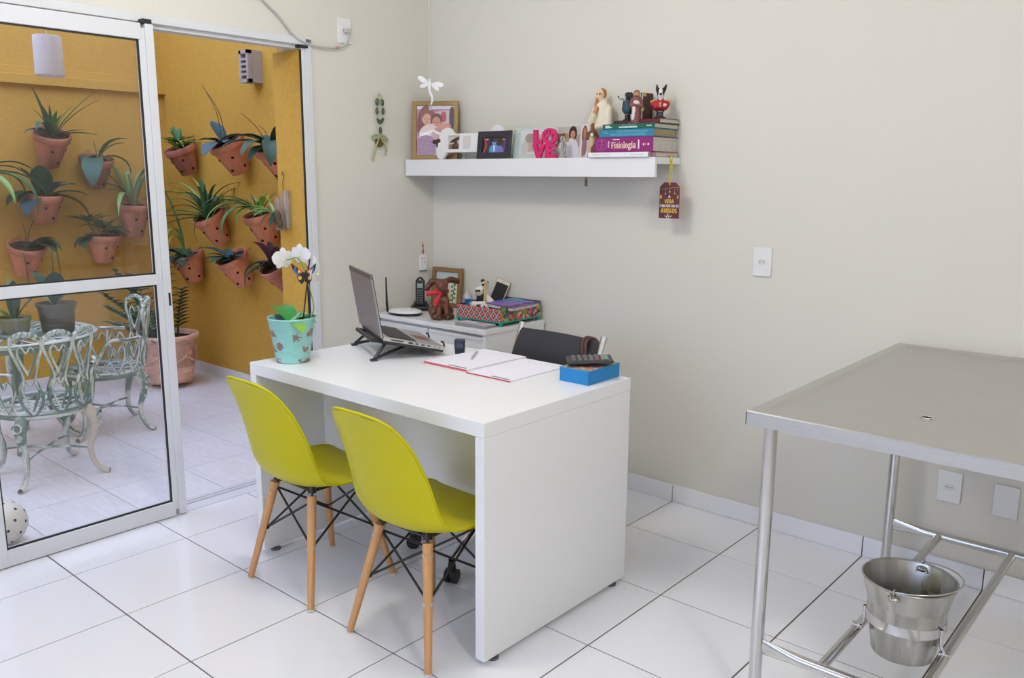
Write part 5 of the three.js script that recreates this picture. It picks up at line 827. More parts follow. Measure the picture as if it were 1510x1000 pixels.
// ---------------------------------------------------------------- wall plates, cable, garland, ornament
function plate(label, x, y, kind, onLeft) {
  const t = thing('wall_plate', label, 'outlet', onLeft ? [0, y, x] : [x, y, 0], onLeft ? PI / 2 : 0);
  part(t, 'cover', box(0.08, 0.118, 0.009, 0, 0, 0.0045, 0.0025), mWhitePlastic);
  if (kind !== 'blank') {
    const s = new THREE.Shape(); s.moveTo(-0.014, 0); s.lineTo(-0.009, 0.0075); s.lineTo(0.009, 0.0075); s.lineTo(0.014, 0); s.lineTo(0.009, -0.0075); s.lineTo(-0.009, -0.0075); s.closePath();
    const k = part(t, 'socket', [box(0.04, 0.024, 0.002, 0, 0, 0.0098, 0.0006)], mWhitePlastic);
    part(k, 'socket_rim', [tube([[-0.014, 0, 0.011], [-0.009, 0.0075, 0.011], [0.009, 0.0075, 0.011], [0.014, 0, 0.011], [0.009, -0.0075, 0.011], [-0.009, -0.0075, 0.011]], 0.0008, 30, 5, true, 0.05)], mat([0.4, 0.4, 0.39], 0.5));
    for (const [dx, dy] of [[-0.0085, 0], [0, kind === 'up' ? 0.002 : -0.002], [0.0085, 0]]) part(k, 'pin_hole', rod([dx, dy, 0.0095], [dx, dy, 0.0112], 0.0022, 0.0022, 10), mBlackPlastic);
  }
  return t;
}
plate('white three-pin wall outlet between the shelf and steel table', 1.946, 1.135, 'up');
plate('white three-pin wall outlet low behind the steel table', 2.725, 0.362, 'down');
plate('blank white wall plate low behind the steel table', 2.909, 0.352, 'blank');
plate('white wall outlet above the patio door with a plug in it', 0.585, 2.16, 'up', true);
{
  const t = thing('power_cable', 'grey power cable with plug running above the patio door', 'cable', [0, 0, 0]);
  const m = mat([0.52, 0.5, 0.47], 0.45), pts = [[2.42, 1.3], [2.231, 1.041], [2.179, 0.967], [2.107, 0.892], [2.078, 0.834], [2.067, 0.743], [2.078, 0.624], [2.108, 0.582], [2.145, 0.572]].map(([y, z]) => [0.02, y, z]); pts[pts.length - 1][0] = 0.028;
  part(t, 'cord', tube(pts, 0.0045, 70, 8), m);
  part(t, 'plug', [box(0.024, 0.02, 0.03, 0.026, 2.157, 0.582, 0.005), rod([0.026, 2.152, 0.575], [0.026, 2.135, 0.572], 0.008, 0.005, 10)], m);
  part(t, 'tape', rod([0.02, 2.0765, 0.632], [0.02, 2.0735, 0.652], 0.0058, 0.0058, 10), mat('#c88a84', 0.6), 'pinkish tape wrapped on the cord');
}
{
  const t = thing('bead_garland', 'green glass bead garland with ribbon bow and coin on the wall', 'ornament', [0.002, 1.54, 0.385]);
  const mb = mat('#4c5a44', 0.15), q = (y, z, x = 0.012) => [x, y - 1.54, z - 0.385];
  for (const [y, z, s] of [[1.838, 0.398, 0], [1.838, 0.362, 0], [1.796, 0.399, 0], [1.796, 0.36, 0], [1.745, 0.388, 0.7], [1.748, 0.368, -0.7], [1.7, 0.379, 0]]) part(t, 'bead', ball(0.0095, 0, 0, 0, 0.9, 2.0, 0.9, 12).rotateX(s).translate(...q(y, z)), mb);
  part(t, 'ring', new THREE.TorusGeometry(0.014, 0.0035, 6, 18).rotateY(PI / 2).translate(...q(1.866, 0.382)), mat('#b6b98e', 0.5));
  part(t, 'string', tube([q(1.855, 0.385), q(1.82, 0.4), q(1.77, 0.399), q(1.73, 0.378), q(1.77, 0.36), q(1.82, 0.362)], 0.0022, 40, 5, true), mat('#aeb089', 0.6));
  part(t, 'coin', rod(q(1.642, 0.383, 0.004), q(1.642, 0.383, 0.011), 0.026, 0.026, 28), mat('#6b5a34', 0.4, { metalness: 0.5 }));
  const rb = mat('#a9ab7c', 0.7);
  part(t, 'bow', [tube([q(1.672, 0.383), q(1.678, 0.41), q(1.668, 0.436), q(1.655, 0.425), q(1.668, 0.383)], 0.004, 20, 5), tube([q(1.672, 0.383), q(1.676, 0.36), q(1.655, 0.33), q(1.65, 0.345), q(1.668, 0.383)], 0.004, 20, 5)], rb);
  for (const [a, b] of [[0.42, 1.545], [0.33, 1.575]]) part(t, 'ribbon_tail', taper([q(1.67, 0.385), q(1.62, lerp(0.385, a, 0.7)), q(b, a + 0.02)], [0.003, 0.006, 0.0035], 14, 5), rb);
}
{
  const t = thing('coat_ornament', 'tiny white lab coat ornament on a red cord in the corner', 'ornament', [0.004, 0.955, 0.09], PI / 2);
  const s = shapeFrom([[-0.026, 0.0], [0.026, 0.0], [0.024, 0.05], [0.028, 0.075], [0.012, 0.092], [-0.012, 0.092], [-0.028, 0.075], [-0.024, 0.05]]);
  part(t, 'coat', extrude(s, 0.006, 0.002), mat([0.78, 0.78, 0.79], 0.6)); part(t, 'button', [ball(0.003, 0.004, 0.07, 0.009), ball(0.003, 0.004, 0.05, 0.009), ball(0.003, -0.01, 0.07, 0.009)], mat('#b02c34', 0.5)); part(t, 'hem', span(-0.026, 0.026, 0.0, 0.005, 0.0, 0.0085), mat('#3f4458', 0.6));
  part(t, 'cord', [tube([[0, 0.088, 0.005], [0.003, 0.12, 0.004], [0, 0.158, 0.003]], 0.002, 12, 5), ball(0.006, 0, 0.108, 0.005), ball(0.005, 0.001, 0.14, 0.005)], mat('#b02030', 0.5), 'red knotted cord');
}
// ---------------------------------------------------------------- things on the drawer cabinet
const CT = CH + 0.0005;
{
  const t = thing('router', 'white oval wireless router with black antenna on the cabinet', 'router', [0.185, CT, 0.385], 0.35);
  part(t, 'body', [lathe([[0, 0.004], [0.07, 0.004], [0.083, 0.014], [0.08, 0.022], [0.06, 0.03], [0.03, 0.033], [0, 0.0335]], 44).scale(1.12, 1, 0.78)], mWhitePlastic);
  part(t, 'base', lathe([[0, 0], [0.076, 0], [0.085, 0.012], [0.083, 0.0135], [0, 0.0135]], 44).scale(1.12, 1, 0.78), mBlackPlastic);
  part(t, 'slot', box(0.045, 0.002, 0.004, 0.025, 0.032, 0.005, 0.001), mBlackPlastic);
  part(t, 'antenna', [rod([-0.098, 0.014, 0.012], [-0.101, 0.06, 0.012], 0.0065, 0.0065), rod([-0.101, 0.06, 0.012], [-0.103, 0.19, 0.012], 0.006, 0.0035), rod([-0.086, 0.014, 0.012], [-0.1, 0.014, 0.012], 0.006, 0.006)], mBlackPlastic);
}
{
  const t = thing('cordless_phone', 'black cordless phone standing in its charging base', 'phone', [0.125, CT, 0.225], 0.75);
  part(t, 'base', [box(0.1, 0.022, 0.1, 0, 0.012, 0, 0.008), box(0.07, 0.03, 0.05, 0, 0.03, -0.02, 0.01)], mBlackPlastic);
  const h = part(t, 'handset', blob([{ a: [-0.012, 0.02, 0], b: [-0.013, 0.14, 0], r: 0.0125 }, { a: [0.012, 0.02, 0], b: [0.013, 0.14, 0], r: 0.0125 }, { a: [0, 0.15, 0], r: 0.016, d: 0.7 }], 0.012, 0.004).rotateX(-0.22).translate(0, 0.012, 0.0), mat([0.014, 0.014, 0.016], 0.3));
  part(h, 'screen', box(0.03, 0.024, 0.002, 0, 0.116, 0.0142, 0.001).rotateX(-0.22).translate(0, 0.012, 0), mat('#8fa09c', 0.25), 'small grey display');
  for (let i = 0; i < 5; i++) for (let j = 0; j < 3; j++) part(h, 'key', box(0.007, 0.0055, 0.002, (j - 1) * 0.0115, 0.04 + i * 0.0125, 0.0136, 0.0008).rotateX(-0.22).translate(0, 0.012, 0), mat([0.16, 0.16, 0.17], 0.4));
  part(h, 'speaker', ball(0.005, 0, 0.149, 0.011, 1, 1, 0.4, 10).rotateX(-0.22).translate(0, 0.012, 0), mat([0.4, 0.4, 0.42], 0.3));
}
{
  const dn = noise2(64, 8), b = lin('#6b3d28'), d = lin('#54301f');
  const t = thing('dog_statuette', 'brown long-eared sitting dog statuette with red ribbon', 'statuette', [0.415, CT + 0.003, 0.345], 0.95);
  part(t, 'body', blob([
    { a: [0, 0.045, -0.04], b: [0, 0.085, -0.02], r: 0.045, s: 0.04, c: b }, { a: [0, 0.085, -0.015], b: [0, 0.135, 0.008], r: 0.037, s: 0.026, c: b }, { a: [-0.032, 0.03, -0.03], r: 0.032, c: b }, { a: [0.032, 0.03, -0.03], r: 0.032, c: b },
    { a: [-0.018, 0.09, 0.018], b: [-0.02, 0.018, 0.035], r: 0.0165, s: 0.0125, c: b }, { a: [0.018, 0.09, 0.018], b: [0.02, 0.018, 0.035], r: 0.0165, s: 0.0125, c: b }, { a: [-0.02, 0.012, 0.04], b: [-0.021, 0.011, 0.06], r: 0.0135, s: 0.012, c: d }, { a: [0.02, 0.012, 0.04], b: [0.021, 0.011, 0.06], r: 0.0135, s: 0.012, c: d }, { a: [-0.045, 0.012, 0.0], b: [-0.046, 0.011, 0.034], r: 0.013, c: d }, { a: [0.045, 0.012, 0.0], b: [0.046, 0.011, 0.034], r: 0.013, c: d },
    { a: [0, 0.168, 0.012], r: 0.031, c: b }, { a: [0, 0.16, 0.03], b: [0, 0.15, 0.052], r: 0.02, s: 0.016, c: b }, { a: [0, 0.157, 0.066], r: 0.0075, c: d }, { a: [-0.022, 0.19, 0.004], b: [-0.05, 0.185, 0.0], r: 0.011, s: 0.013, c: d }, { a: [-0.05, 0.185, 0.0], b: [-0.075, 0.155, 0.004], r: 0.013, s: 0.017, d: 0.7, c: d }, { a: [0.022, 0.19, 0.004], b: [0.048, 0.194, -0.004], r: 0.011, s: 0.013, c: d }, { a: [0.048, 0.194, -0.004], b: [0.08, 0.185, -0.008], r: 0.013, s: 0.016, d: 0.7, c: d }, { a: [0, 0.03, -0.085], b: [0.03, 0.018, -0.095], r: 0.009, c: b }], 0.016, 0.004, (x, y, z) => 0.0012 * Math.sin(x * 420 + 3 * Math.sin(z * 160)) * Math.sin(y * 380 + 2 * Math.sin(x * 210))), mat([1, 1, 1], 0.35, { vertexColors: true }));
  const mr = mat('#d8323c', 0.6, { transmission: 0.2 });
  part(t, 'ribbon', [new THREE.TorusGeometry(0.031, 0.006, 8, 32).scale(1, 1, 1.6).rotateX(PI / 2 - 0.35).translate(0, 0.137, 0.006), ball(0.012, -0.012, 0.128, 0.038), taper([[-0.012, 0.13, 0.038], [-0.045, 0.135, 0.04], [-0.085, 0.128, 0.036]], [0.006, 0.013, 0.011], 12, 6), taper([[-0.012, 0.128, 0.04], [-0.03, 0.1, 0.046], [-0.04, 0.07, 0.048]], [0.007, 0.015, 0.013], 12, 6)], mr, 'red ribbon tied in a bow');
}
frame('painting', 'gold framed small painting with green ivy behind the dog statuette', [0.148, CT, 0.05], 0.1, 0.1, 0.205, 0.215, 0.024, 0.014, mat([0.3, 0.165, 0.06], 0.4, { metalness: 0.3 }), printMat(160, 150, (x, w, h) => { x.fillStyle = '#d6d2c0'; x.fillRect(0, 0, w, h); x.fillStyle = '#b9c6c8'; x.fillRect(0, 0, w, 46); blobs(x, [[60, 120, 60, 36, '#c9b890'], [40, 130, 30, 20, '#9aa47a']]); x.strokeStyle = '#2e6a30'; x.lineWidth = 5; x.beginPath(); x.moveTo(128, 150); x.bezierCurveTo(116, 110, 140, 80, 130, 40); x.stroke(); for (let i = 0; i < 9; i++) blobs(x, [[126 + (i % 2 ? 10 : -9), 48 + i * 11, 9, 5, i % 3 ? '#2f7434' : '#4a8f3e', i % 2 ? 0.5 : -0.5]]); }, 0.6));
{
  const t = thing('acrylic_holder', 'clear plastic holder with folded silver foil beside the dog statuette', 'holder', [0.415, CT, 0.155], 0.2);
  const ac = mat([0.95, 0.96, 0.97], 0.05, { transmission: 0.92, thickness: 0, ior: 1.49 });
  part(t, 'cup', [span(-0.04, 0.04, 0, 0.004, -0.03, 0.03), span(-0.04, -0.037, 0, 0.075, -0.03, 0.03), span(0.037, 0.04, 0, 0.075, -0.03, 0.03), span(-0.04, 0.04, 0, 0.075, -0.03, -0.027), span(-0.04, 0.04, 0, 0.06, 0.027, 0.03)], ac);
  part(t, 'foil', [box(0.05, 0.09, 0.02, 0, 0.055, 0, 0.006).rotateZ(0.06), new THREE.ConeGeometry(0.03, 0.05, 5).translate(0, 0.11, 0)], mat([0.62, 0.62, 0.66], 0.35, { metalness: 0.5 }));
}
const BX0 = 0.505, BX1 = 0.80, BZ0 = 0.03, BZ1 = 0.33, BY = CT + 0.022;
{
  const t = thing('letter_tray', 'teal metal tray stand under the patterned box', 'tray', [BX0, CT, BZ0]), w = BX1 - BX0, d = BZ1 - BZ0, m = mat('#10a090', 0.4);
  part(t, 'shelf', span(-0.004, w + 0.004, 0.016, 0.0215, 0, d + 0.004, 0.001), m);
  for (const x of [0.006, w - 0.006]) for (const z of [0.012, d - 0.006]) part(t, 'leg', box(0.012, 0.017, 0.014, x, 0.0085, z, 0.002), m);
  const b = thing('patterned_box', 'open patterned organizer box filled with desk bits', 'box', [BX0, BY, BZ0]), h = 0.062;
  const hearts = printMat(512, 128, (x, W, H) => { x.fillStyle = '#3a3742'; x.fillRect(0, 0, W, H); for (let i = -1; i < 9; i++) for (let j = -1; j < 3; j++) { const cx = i * 64 + (j & 1 ? 32 : 0) + 16, cy = j * 50 + 20; x.strokeStyle = '#a8b8b4'; x.lineWidth = 6; x.beginPath(); x.moveTo(cx, cy - 40); x.lineTo(cx + 32, cy); x.lineTo(cx, cy + 44); x.lineTo(cx - 32, cy); x.closePath(); x.stroke(); blobs(x, [[cx - 9, cy - 6, 13, 14, '#c8484c'], [cx + 9, cy - 6, 13, 14, '#c8484c'], [cx, cy + 6, 12, 16, '#c8484c'], [cx - 3, cy, 6, 8, '#e09070']]); } }, 0.5);
  const floral = printMat(512, 128, (x, W, H) => { x.fillStyle = '#3c4a44'; x.fillRect(0, 0, W, H); const cs = ['#c8325c', '#5f9a3a', '#c86a32', '#2f6a78', '#d84a78', '#7ab04a', '#5a3a5c', '#d8a878']; let s = 5; const r = () => { s = (s * 1664525 + 1013904223) >>> 0; return s / 4294967296; }; for (let i = 0; i < 170; i++) blobs(x, [[r() * W, r() * H, 8 + r() * 16, 8 + r() * 14, cs[Math.floor(r() * 8)], r() * 3]]); }, 0.5);
  part(b, 'front_panel', span(0, w, 0, h, d - 0.004, d), mat('#4a4450', 0.6)); part(b, 'front_print', quad(w, h).translate(w / 2, h / 2, d + 0.0004), hearts);
  part(b, 'side_panel', span(w - 0.004, w, 0, h + 0.012, 0, d), mat('#4a4450', 0.6)); part(b, 'side_print', quad(d, h + 0.01).rotateY(PI / 2).translate(w + 0.0004, (h + 0.01) / 2, d / 2), floral);
  part(b, 'side_panel', span(0, 0.004, 0, h, 0, d), mat('#4a4450', 0.6)); part(b, 'back_panel', span(0, w, 0, h + 0.012, 0, 0.004), mat('#4a4450', 0.6)); part(b, 'bottom', span(0, w, 0, 0.004, 0, d), mat('#4a4450', 0.6));
  part(b, 'divider', [span(0.155, 0.158, 0.004, h - 0.004, 0, d - 0.004), span(0, 0.155, 0.004, h - 0.004, 0.15, 0.153)], mat('#5a4450', 0.6));
  // things in the box
  const iy = BY + 0.0045;
  const nb = thing('notebook', 'notebook with galaxy blue and purple cover on the patterned box', 'notebook', [0.735, BY + h - 0.026, 0.17], 0.08);
  part(nb, 'cover', box(0.165, 0.003, 0.23, 0, 0.036, 0, 0.001).rotateZ(-0.06), mat('#3a3a8a', 0.4));
  part(nb, 'cover_print', quad(0.163, 0.228).rotateX(-PI / 2).translate(0, 0.0379, 0).rotateZ(-0.06), printMat(128, 176, (x, W, H) => { const g = x.createLinearGradient(0, 0, W, H * 0.7); g.addColorStop(0, '#2f8a5a'); g.addColorStop(0.3, '#2f7ac0'); g.addColorStop(0.55, '#5a4ab8'); g.addColorStop(0.8, '#a04ab0'); g.addColorStop(1, '#7a3a9a'); x.fillStyle = g; x.fillRect(0, 0, W, H); let s = 9; const r = () => { s = (s * 1664525 + 1013904223) >>> 0; return s / 4294967296; }; for (let i = 0; i < 120; i++) blobs(x, [[r() * W, r() * H, 1 + r() * 5, 1 + r() * 4, ['#1a2a5a', '#3ab0c0', '#c070c8', '#20304a', '#6ad0a0'][Math.floor(r() * 5)]]]); }, 0.35));
  part(nb, 'pages', boxUV(box(0.16, 0.014, 0.225, 0, 0.027, 0).rotateZ(-0.06), 0.05), mPages);
  const sp = thing('smartphone', 'white smartphone leaning upright behind the organizer contents', 'phone', [0.53, iy, 0.095], 0.75);
  const lean = (g) => g.rotateZ(-0.38).rotateX(-0.2).translate(0, 0.002, 0);
  part(sp, 'case', lean(box(0.074, 0.15, 0.009, 0, 0.09, 0, 0.004)), mat('#d8cdb8', 0.35)); part(sp, 'screen', lean(box(0.064, 0.112, 0.001, 0, 0.09, 0.005, 0.0003)), mat([0.012, 0.013, 0.017], 0.3, { specularIntensity: 0.4 })); part(sp, 'cover_edge', lean(box(0.076, 0.152, 0.006, 0, 0.09, -0.004, 0.003)), mat('#3a2f5c', 0.4)); part(sp, 'earpiece', lean(box(0.016, 0.003, 0.001, 0, 0.155, 0.0048, 0.0004)), mat([0.2, 0.2, 0.2], 0.4));
  const cw = lin('#e4ded2'), ck = lin('#1d1614');
  const cow = thing('cow_figurine', 'black and white animal figurine peering out of the organizer', 'figurine', [0.53, iy, 0.19], 0.5); cow.scale.setScalar(1.2);
  part(cow, 'body', blob([{ a: [0, 0.02, 0], b: [0.01, 0.07, 0], r: 0.022, s: 0.02, c: ck }, { a: [0.0, 0.092, 0.012], r: 0.018, c: cw }, { a: [0, 0.09, 0], r: 0.021, c: ck }, { a: [0.03, 0.06, 0], b: [0.05, 0.045, 0.005], r: 0.018, s: 0.016, c: cw }, { a: [0.022, 0.115, -0.004], r: 0.018, c: cw }, { a: [0.012, 0.134, -0.004], b: [0.03, 0.126, -0.006], r: 0.008, c: ck }, { a: [-0.006, 0.096, 0.03], r: 0.0028, c: ck, bias: 0.002 }, { a: [0.006, 0.096, 0.03], r: 0.0028, c: ck, bias: 0.002 }, { a: [0.018, 0.12, 0.013], r: 0.003, c: ck, bias: 0.002 }, { a: [0.028, 0.118, 0.012], r: 0.003, c: ck, bias: 0.002 }], 0.008, 0.0032), mVC);
  const st = thing('wooden_stick', 'pale bamboo stick with knob standing in the organizer', 'stick', [0.572, iy, 0.2]);
  part(st, 'shaft', rod([0, 0, 0], [0.008, 0.15, 0], 0.0065, 0.006), mat('#cfb878', 0.5)); part(st, 'knob', ball(0.009, 0.009, 0.158, 0, 1, 1.3, 1), mat('#d8b07c', 0.5));
  single('blue_tub', 'small blue plastic tub at the organizer corner', 'tub', lathe([[0, 0], [0.024, 0], [0.028, 0.07], [0.03, 0.072], [0.027, 0.07], [0.022, 0.004], [0, 0.004]], 28), mat('#1f6fae', 0.35), [0.535, iy, 0.262]);
  single('plush_paw', 'cream soft paw toy lying in the organizer', 'toy', blob([{ a: [-0.03, 0.05, 0], b: [0.03, 0.055, 0], r: 0.018, s: 0.02, c: cw }, { a: [-0.045, 0.055, 0.004], r: 0.015, c: lin('#c99a7a') }, { a: [-0.03, 0.02, 0], b: [0.03, 0.02, 0], r: 0.018, c: cw }], 0.012, 0.0035), mVC, [0.6, iy, 0.268]);
  single('marker_cap', 'dark rounded bottle cap in the organizer front', 'cap', [lathe([[0, 0], [0.013, 0], [0.014, 0.05], [0.011, 0.062], [0, 0.065]], 20)], mat('#24222a', 0.3), [0.632, iy, 0.305]);
  const pb = thing('paw_ball', 'speckled ball with a dark paw mark in the organizer front', 'ball', [0.668, iy, 0.302]);
  part(pb, 'sphere', ball(0.022, 0, 0.052, 0), mat('#cfc4c0', 0.4)); part(pb, 'paw_mark', [ball(0.009, 0.012, 0.05, 0.0175, 1, 0.8, 0.4, 8), ...[-1, -0.33, 0.33, 1].map((q) => ball(0.0035, 0.012 + q * 0.008, 0.061 - q * q * 0.003, 0.017, 1, 1.2, 0.6, 6))], mat('#4a3a1c', 0.4)); part(pb, 'stem', rod([0, 0, 0], [0, 0.032, 0], 0.014), mat('#8a7a80', 0.5));
  const pd = thing('booklet_box', 'flat grey box half under the teal tray on the cabinet', 'box', [0.685, CT, 0.385], 0.05);
  part(pd, 'box', box(0.19, 0.0135, 0.08, 0, 0.007, 0, 0.001), mat('#8f9096', 0.5)); part(pd, 'lid_print', quad(0.19, 0.08).rotateX(-PI / 2).translate(0, 0.0142, 0), printMat(128, 64, (x, W, H) => { x.fillStyle = '#b8b6bc'; x.fillRect(0, 0, W, H); x.fillStyle = '#d8d6da'; x.fillRect(10, 6, 50, 30); x.fillStyle = '#a0606a'; x.fillRect(66, 8, 22, 14); }, 0.5));
}
// ---------------------------------------------------------------- things on the desk
const DT = DH + 0.0004;
// laptop on folding stand
{
  const th = 0.451, W = 0.364, D = 0.255, tau = 0.228, al = 0.151;
  // local frame: origin under the hinge middle on the desk, +z towards the user, x along the hinge
  const h = [Math.cos(th), Math.sin(th)], mx = 0.998 - h[0] * W / 2, mz = 1.222 - h[1] * W / 2, hy = 0.865 - DT;
  const turn = Math.atan2(Math.sin(th), -Math.cos(th));
  const t = thing('laptop', 'silver laptop open on the black folding stand', 'laptop', [mx, DT, mz], turn);
  const silver = mat([0.5, 0.49, 0.48], 0.35, { metalness: 0.6 }), dark = mat([0.03, 0.03, 0.032], 0.4);
  const bt = (g) => g.rotateX(tau).translate(0, hy, 0);
  const base = part(t, 'base', bt(merge([box(W, 0.014, D, 0, -0.004, D / 2, 0.004)])), silver);
  part(base, 'underside', bt(box(W - 0.01, 0.012, D - 0.01, 0, -0.015, D / 2, 0.004)), dark);
  part(base, 'keyboard', bt(box(W * 0.86, 0.002, D * 0.45, 0, 0.0032, D * 0.33, 0.0008)), dark);
  const kg = box(0.0155, 0.003, 0.0145, 0, 0, 0, 0.0008), mk = mat([0.05, 0.05, 0.052], 0.45);
  for (let r = 0; r < 6; r++) for (let c = 0; c < 16; c++) { const k = part(base, 'key', kg, mk); k.position.set((c - 7.5) * 0.0192, hy + 0.0055 * Math.cos(tau) - Math.sin(tau) * (0.04 + r * 0.0182), (0.04 + r * 0.0182) * Math.cos(tau) + 0.0055 * Math.sin(tau)); k.rotation.x = tau; }
  part(base, 'touchpad', bt(box(0.1, 0.001, 0.06, -0.02, 0.0033, D * 0.78, 0.0004)), mat([0.2, 0.07, 0.05], 0.35), 'dark reddish touchpad');
  for (const s of [-1, 1]) for (let i = 0; i < 7; i++) part(base, 'port', bt(box(0.0012, [0.005, 0.007, 0.006, 0.005, 0.005, 0.003, 0.003][i], [0.05, 0.018, 0.012, 0.014, 0.014, 0.006, 0.006][i], s * W / 2, -0.003, 0.055 + [0, 0.055, 0.08, 0.105, 0.13, 0.155, 0.175][i])), dark);
  const ld = (g) => g.rotateX(-al).translate(0, hy, -0.002), LH = 0.248;
  const lid = part(t, 'lid', ld(merge([box(W, LH, 0.008, 0, LH / 2, -0.004, 0.0035)])), mat([0.36, 0.34, 0.34], 0.38, { metalness: 0.55 }));
  part(lid, 'bezel', ld(box(W - 0.004, LH - 0.004, 0.002, 0, LH / 2, 0.001, 0.0008)), dark); part(lid, 'screen', ld(box(W - 0.03, LH - 0.04, 0.001, 0, LH / 2 + 0.006, 0.0022)), mat([0.02, 0.022, 0.03], 0.1));
  part(lid, 'edge_strip', ld(box(W, 0.022, 0.0085, 0, LH - 0.011, -0.004, 0.003)), mat([0.2, 0.18, 0.18], 0.4, { metalness: 0.5 }));
  part(lid, 'logo', ld(merge([new THREE.CircleGeometry(0.014, 28).rotateY(PI).translate(W * 0.36, 0.06, -0.0086)])), printMat(64, 64, (x, w) => { x.fillStyle = '#3a46c8'; x.fillRect(0, 0, 64, 64); x.strokeStyle = '#e8ecff'; x.lineWidth = 6; x.beginPath(); x.moveTo(24, 14); x.lineTo(18, 46); x.moveTo(21, 30); x.lineTo(30, 28); x.lineTo(27, 46); x.moveTo(40, 28); x.lineTo(35, 54); x.moveTo(40, 28); x.lineTo(48, 28); x.lineTo(45, 44); x.lineTo(37, 46); x.stroke(); }, 0.3), 'small round blue badge');
  part(lid, 'hinge', [rod([-W * 0.4, hy - 0.002, -0.003], [W * 0.4, hy - 0.002, -0.003], 0.006)], dark);
  const s = thing('laptop_stand', 'black folding laptop stand with crossed legs on the desk', 'stand', [mx, DT, mz], turn);
  const q = (x, z) => [x, hy - 0.024 - Math.sin(tau) * z, z * Math.cos(tau)];
  for (const sx of [-1, 1]) {
    part(s, 'arm', [rod(q(sx * 0.13, -0.03), q(sx * 0.10, D + 0.006), 0.007, 0.006, 8)], dark);
    part(s, 'leg', [rod([sx * 0.165, 0.0075, -0.035], q(sx * 0.135, 0.02), 0.0065, 0.0065, 8)], dark); part(s, 'leg', [rod([sx * 0.165, 0.0075, -0.035], q(sx * 0.10, 0.12), 0.0065, 0.0065, 8)], dark);
    part(s, 'foot', box(0.02, 0.008, 0.026, sx * 0.165, 0.004, -0.037, 0.002), dark);
    const e = q(sx * 0.10, D + 0.006); part(s, 'hook', tube([e, [e[0], e[1] + 0.004, e[2] + 0.014], [e[0], e[1] + 0.03, e[2] + 0.012], [e[0], e[1] + 0.036, e[2] + 0.002]], 0.004, 16, 7), dark);
    part(s, 'front_foot', [rod([sx * 0.09, 0.0065, D * 0.9], q(sx * 0.1, D * 0.88), 0.006, 0.006, 8)], dark);
  }
  part(s, 'cross_bar', [rod(q(-0.13, 0.01), q(0.13, 0.01), 0.008, 0.008, 8), rod(q(-0.13, -0.03), q(0.13, -0.03), 0.009, 0.009, 8), rod(q(-0.1, D * 0.7), q(0.1, D * 0.7), 0.005, 0.005, 8)], dark);
}
{
  const mid = mat('#26293a', 0.35);
  const t = thing('rubber_stamp', 'dark blue self-inking stamp standing on the desk', 'stamp', [1.115, DT, 0.928], 0.5);
  part(t, 'grip', box(0.042, 0.045, 0.022, 0, 0.038, 0, 0.006), mid); part(t, 'frame', [span(-0.019, 0.019, 0, 0.022, -0.008, 0.008, 0.001)], mat('#1b1d28', 0.4)); part(t, 'label_plate', box(0.028, 0.016, 0.001, 0.002, 0.035, 0.0112), mat('#3c4058', 0.4));
}
// note pads with a coloured end edge
function pad(label, x0, x1, z0, z1, sk, edge, h) {
  const t = thing('note_pad', label, 'note pad', [x0, DT, z0]), w = x1 - x0, d = z1 - z0;
  const sx = (g) => { const P = g.attributes.position; for (let i = 0; i < P.count; i++) P.setX(i, P.getX(i) + sk * (1 - P.getZ(i) / d)); return g; };
  part(t, 'sheets', sx(span(0, w, 0, h, 0, d)), mat([0.8, 0.8, 0.83], 0.7));
  part(t, 'header_print', sx(quad(w, d).rotateX(-PI / 2).translate(w / 2, h + 0.0004, d / 2)), printMat(256, 360, (x, W, H) => { x.fillStyle = '#eceaf2'; x.fillRect(0, 0, W, H); x.fillStyle = '#2a2e48'; for (let i = 0; i < 7; i++) { x.beginPath(); x.moveTo(136 + i * 15, 338); x.lineTo(148 + i * 15, 338); x.lineTo(144 + i * 15, 350); x.lineTo(132 + i * 15, 350); x.fill(); } x.fillStyle = '#9aa0b8'; for (let i = 0; i < 4; i++) x.fillRect(70 + i * 34, 40 + (i % 2) * 4, 16, 3); }, 0.7));
  part(t, 'edge_strip', sx(span(0, w, -0.0001, h + 0.0002, d, d + 0.004)), mat(edge, 0.5));
}
pad('white note pad with a pink edge lying beneath the clear pen', 1.131, 1.355, 0.815, 1.137, 0.012, '#c85a68', 0.007);
pad('white note pad with a red edge lying beside the blue box', 1.368, 1.578, 0.835, 1.15, 0.0, '#c02440', 0.003);
{
  const t = thing('pen', 'clear ballpoint pen lying on the note pad', 'pen', [1.255, DT + 0.0122, 1.01], 0);
  const a = [0, 0, 0], b = [-0.085, 0, -0.125], mid = (k) => a.map((v, i) => lerp(v, b[i], k));
  part(t, 'barrel', rod(mid(0.08), mid(0.9), 0.0046, 0.0046, 12), mat([0.75, 0.76, 0.78], 0.15, { transmission: 0.4, thickness: 0 })); part(t, 'tip', rod(mid(0.0), mid(0.08), 0.0012, 0.0044, 12), mat([0.6, 0.6, 0.62], 0.3)); part(t, 'cap', rod(mid(0.88), mid(1), 0.0048, 0.004, 12), mat([0.7, 0.7, 0.72], 0.3)); part(t, 'clip', rod([mid(0.96)[0], 0.006, mid(0.96)[2]], [mid(0.7)[0], 0.006, mid(0.7)[2]], 0.0012), mat([0.7, 0.7, 0.72], 0.3));
}
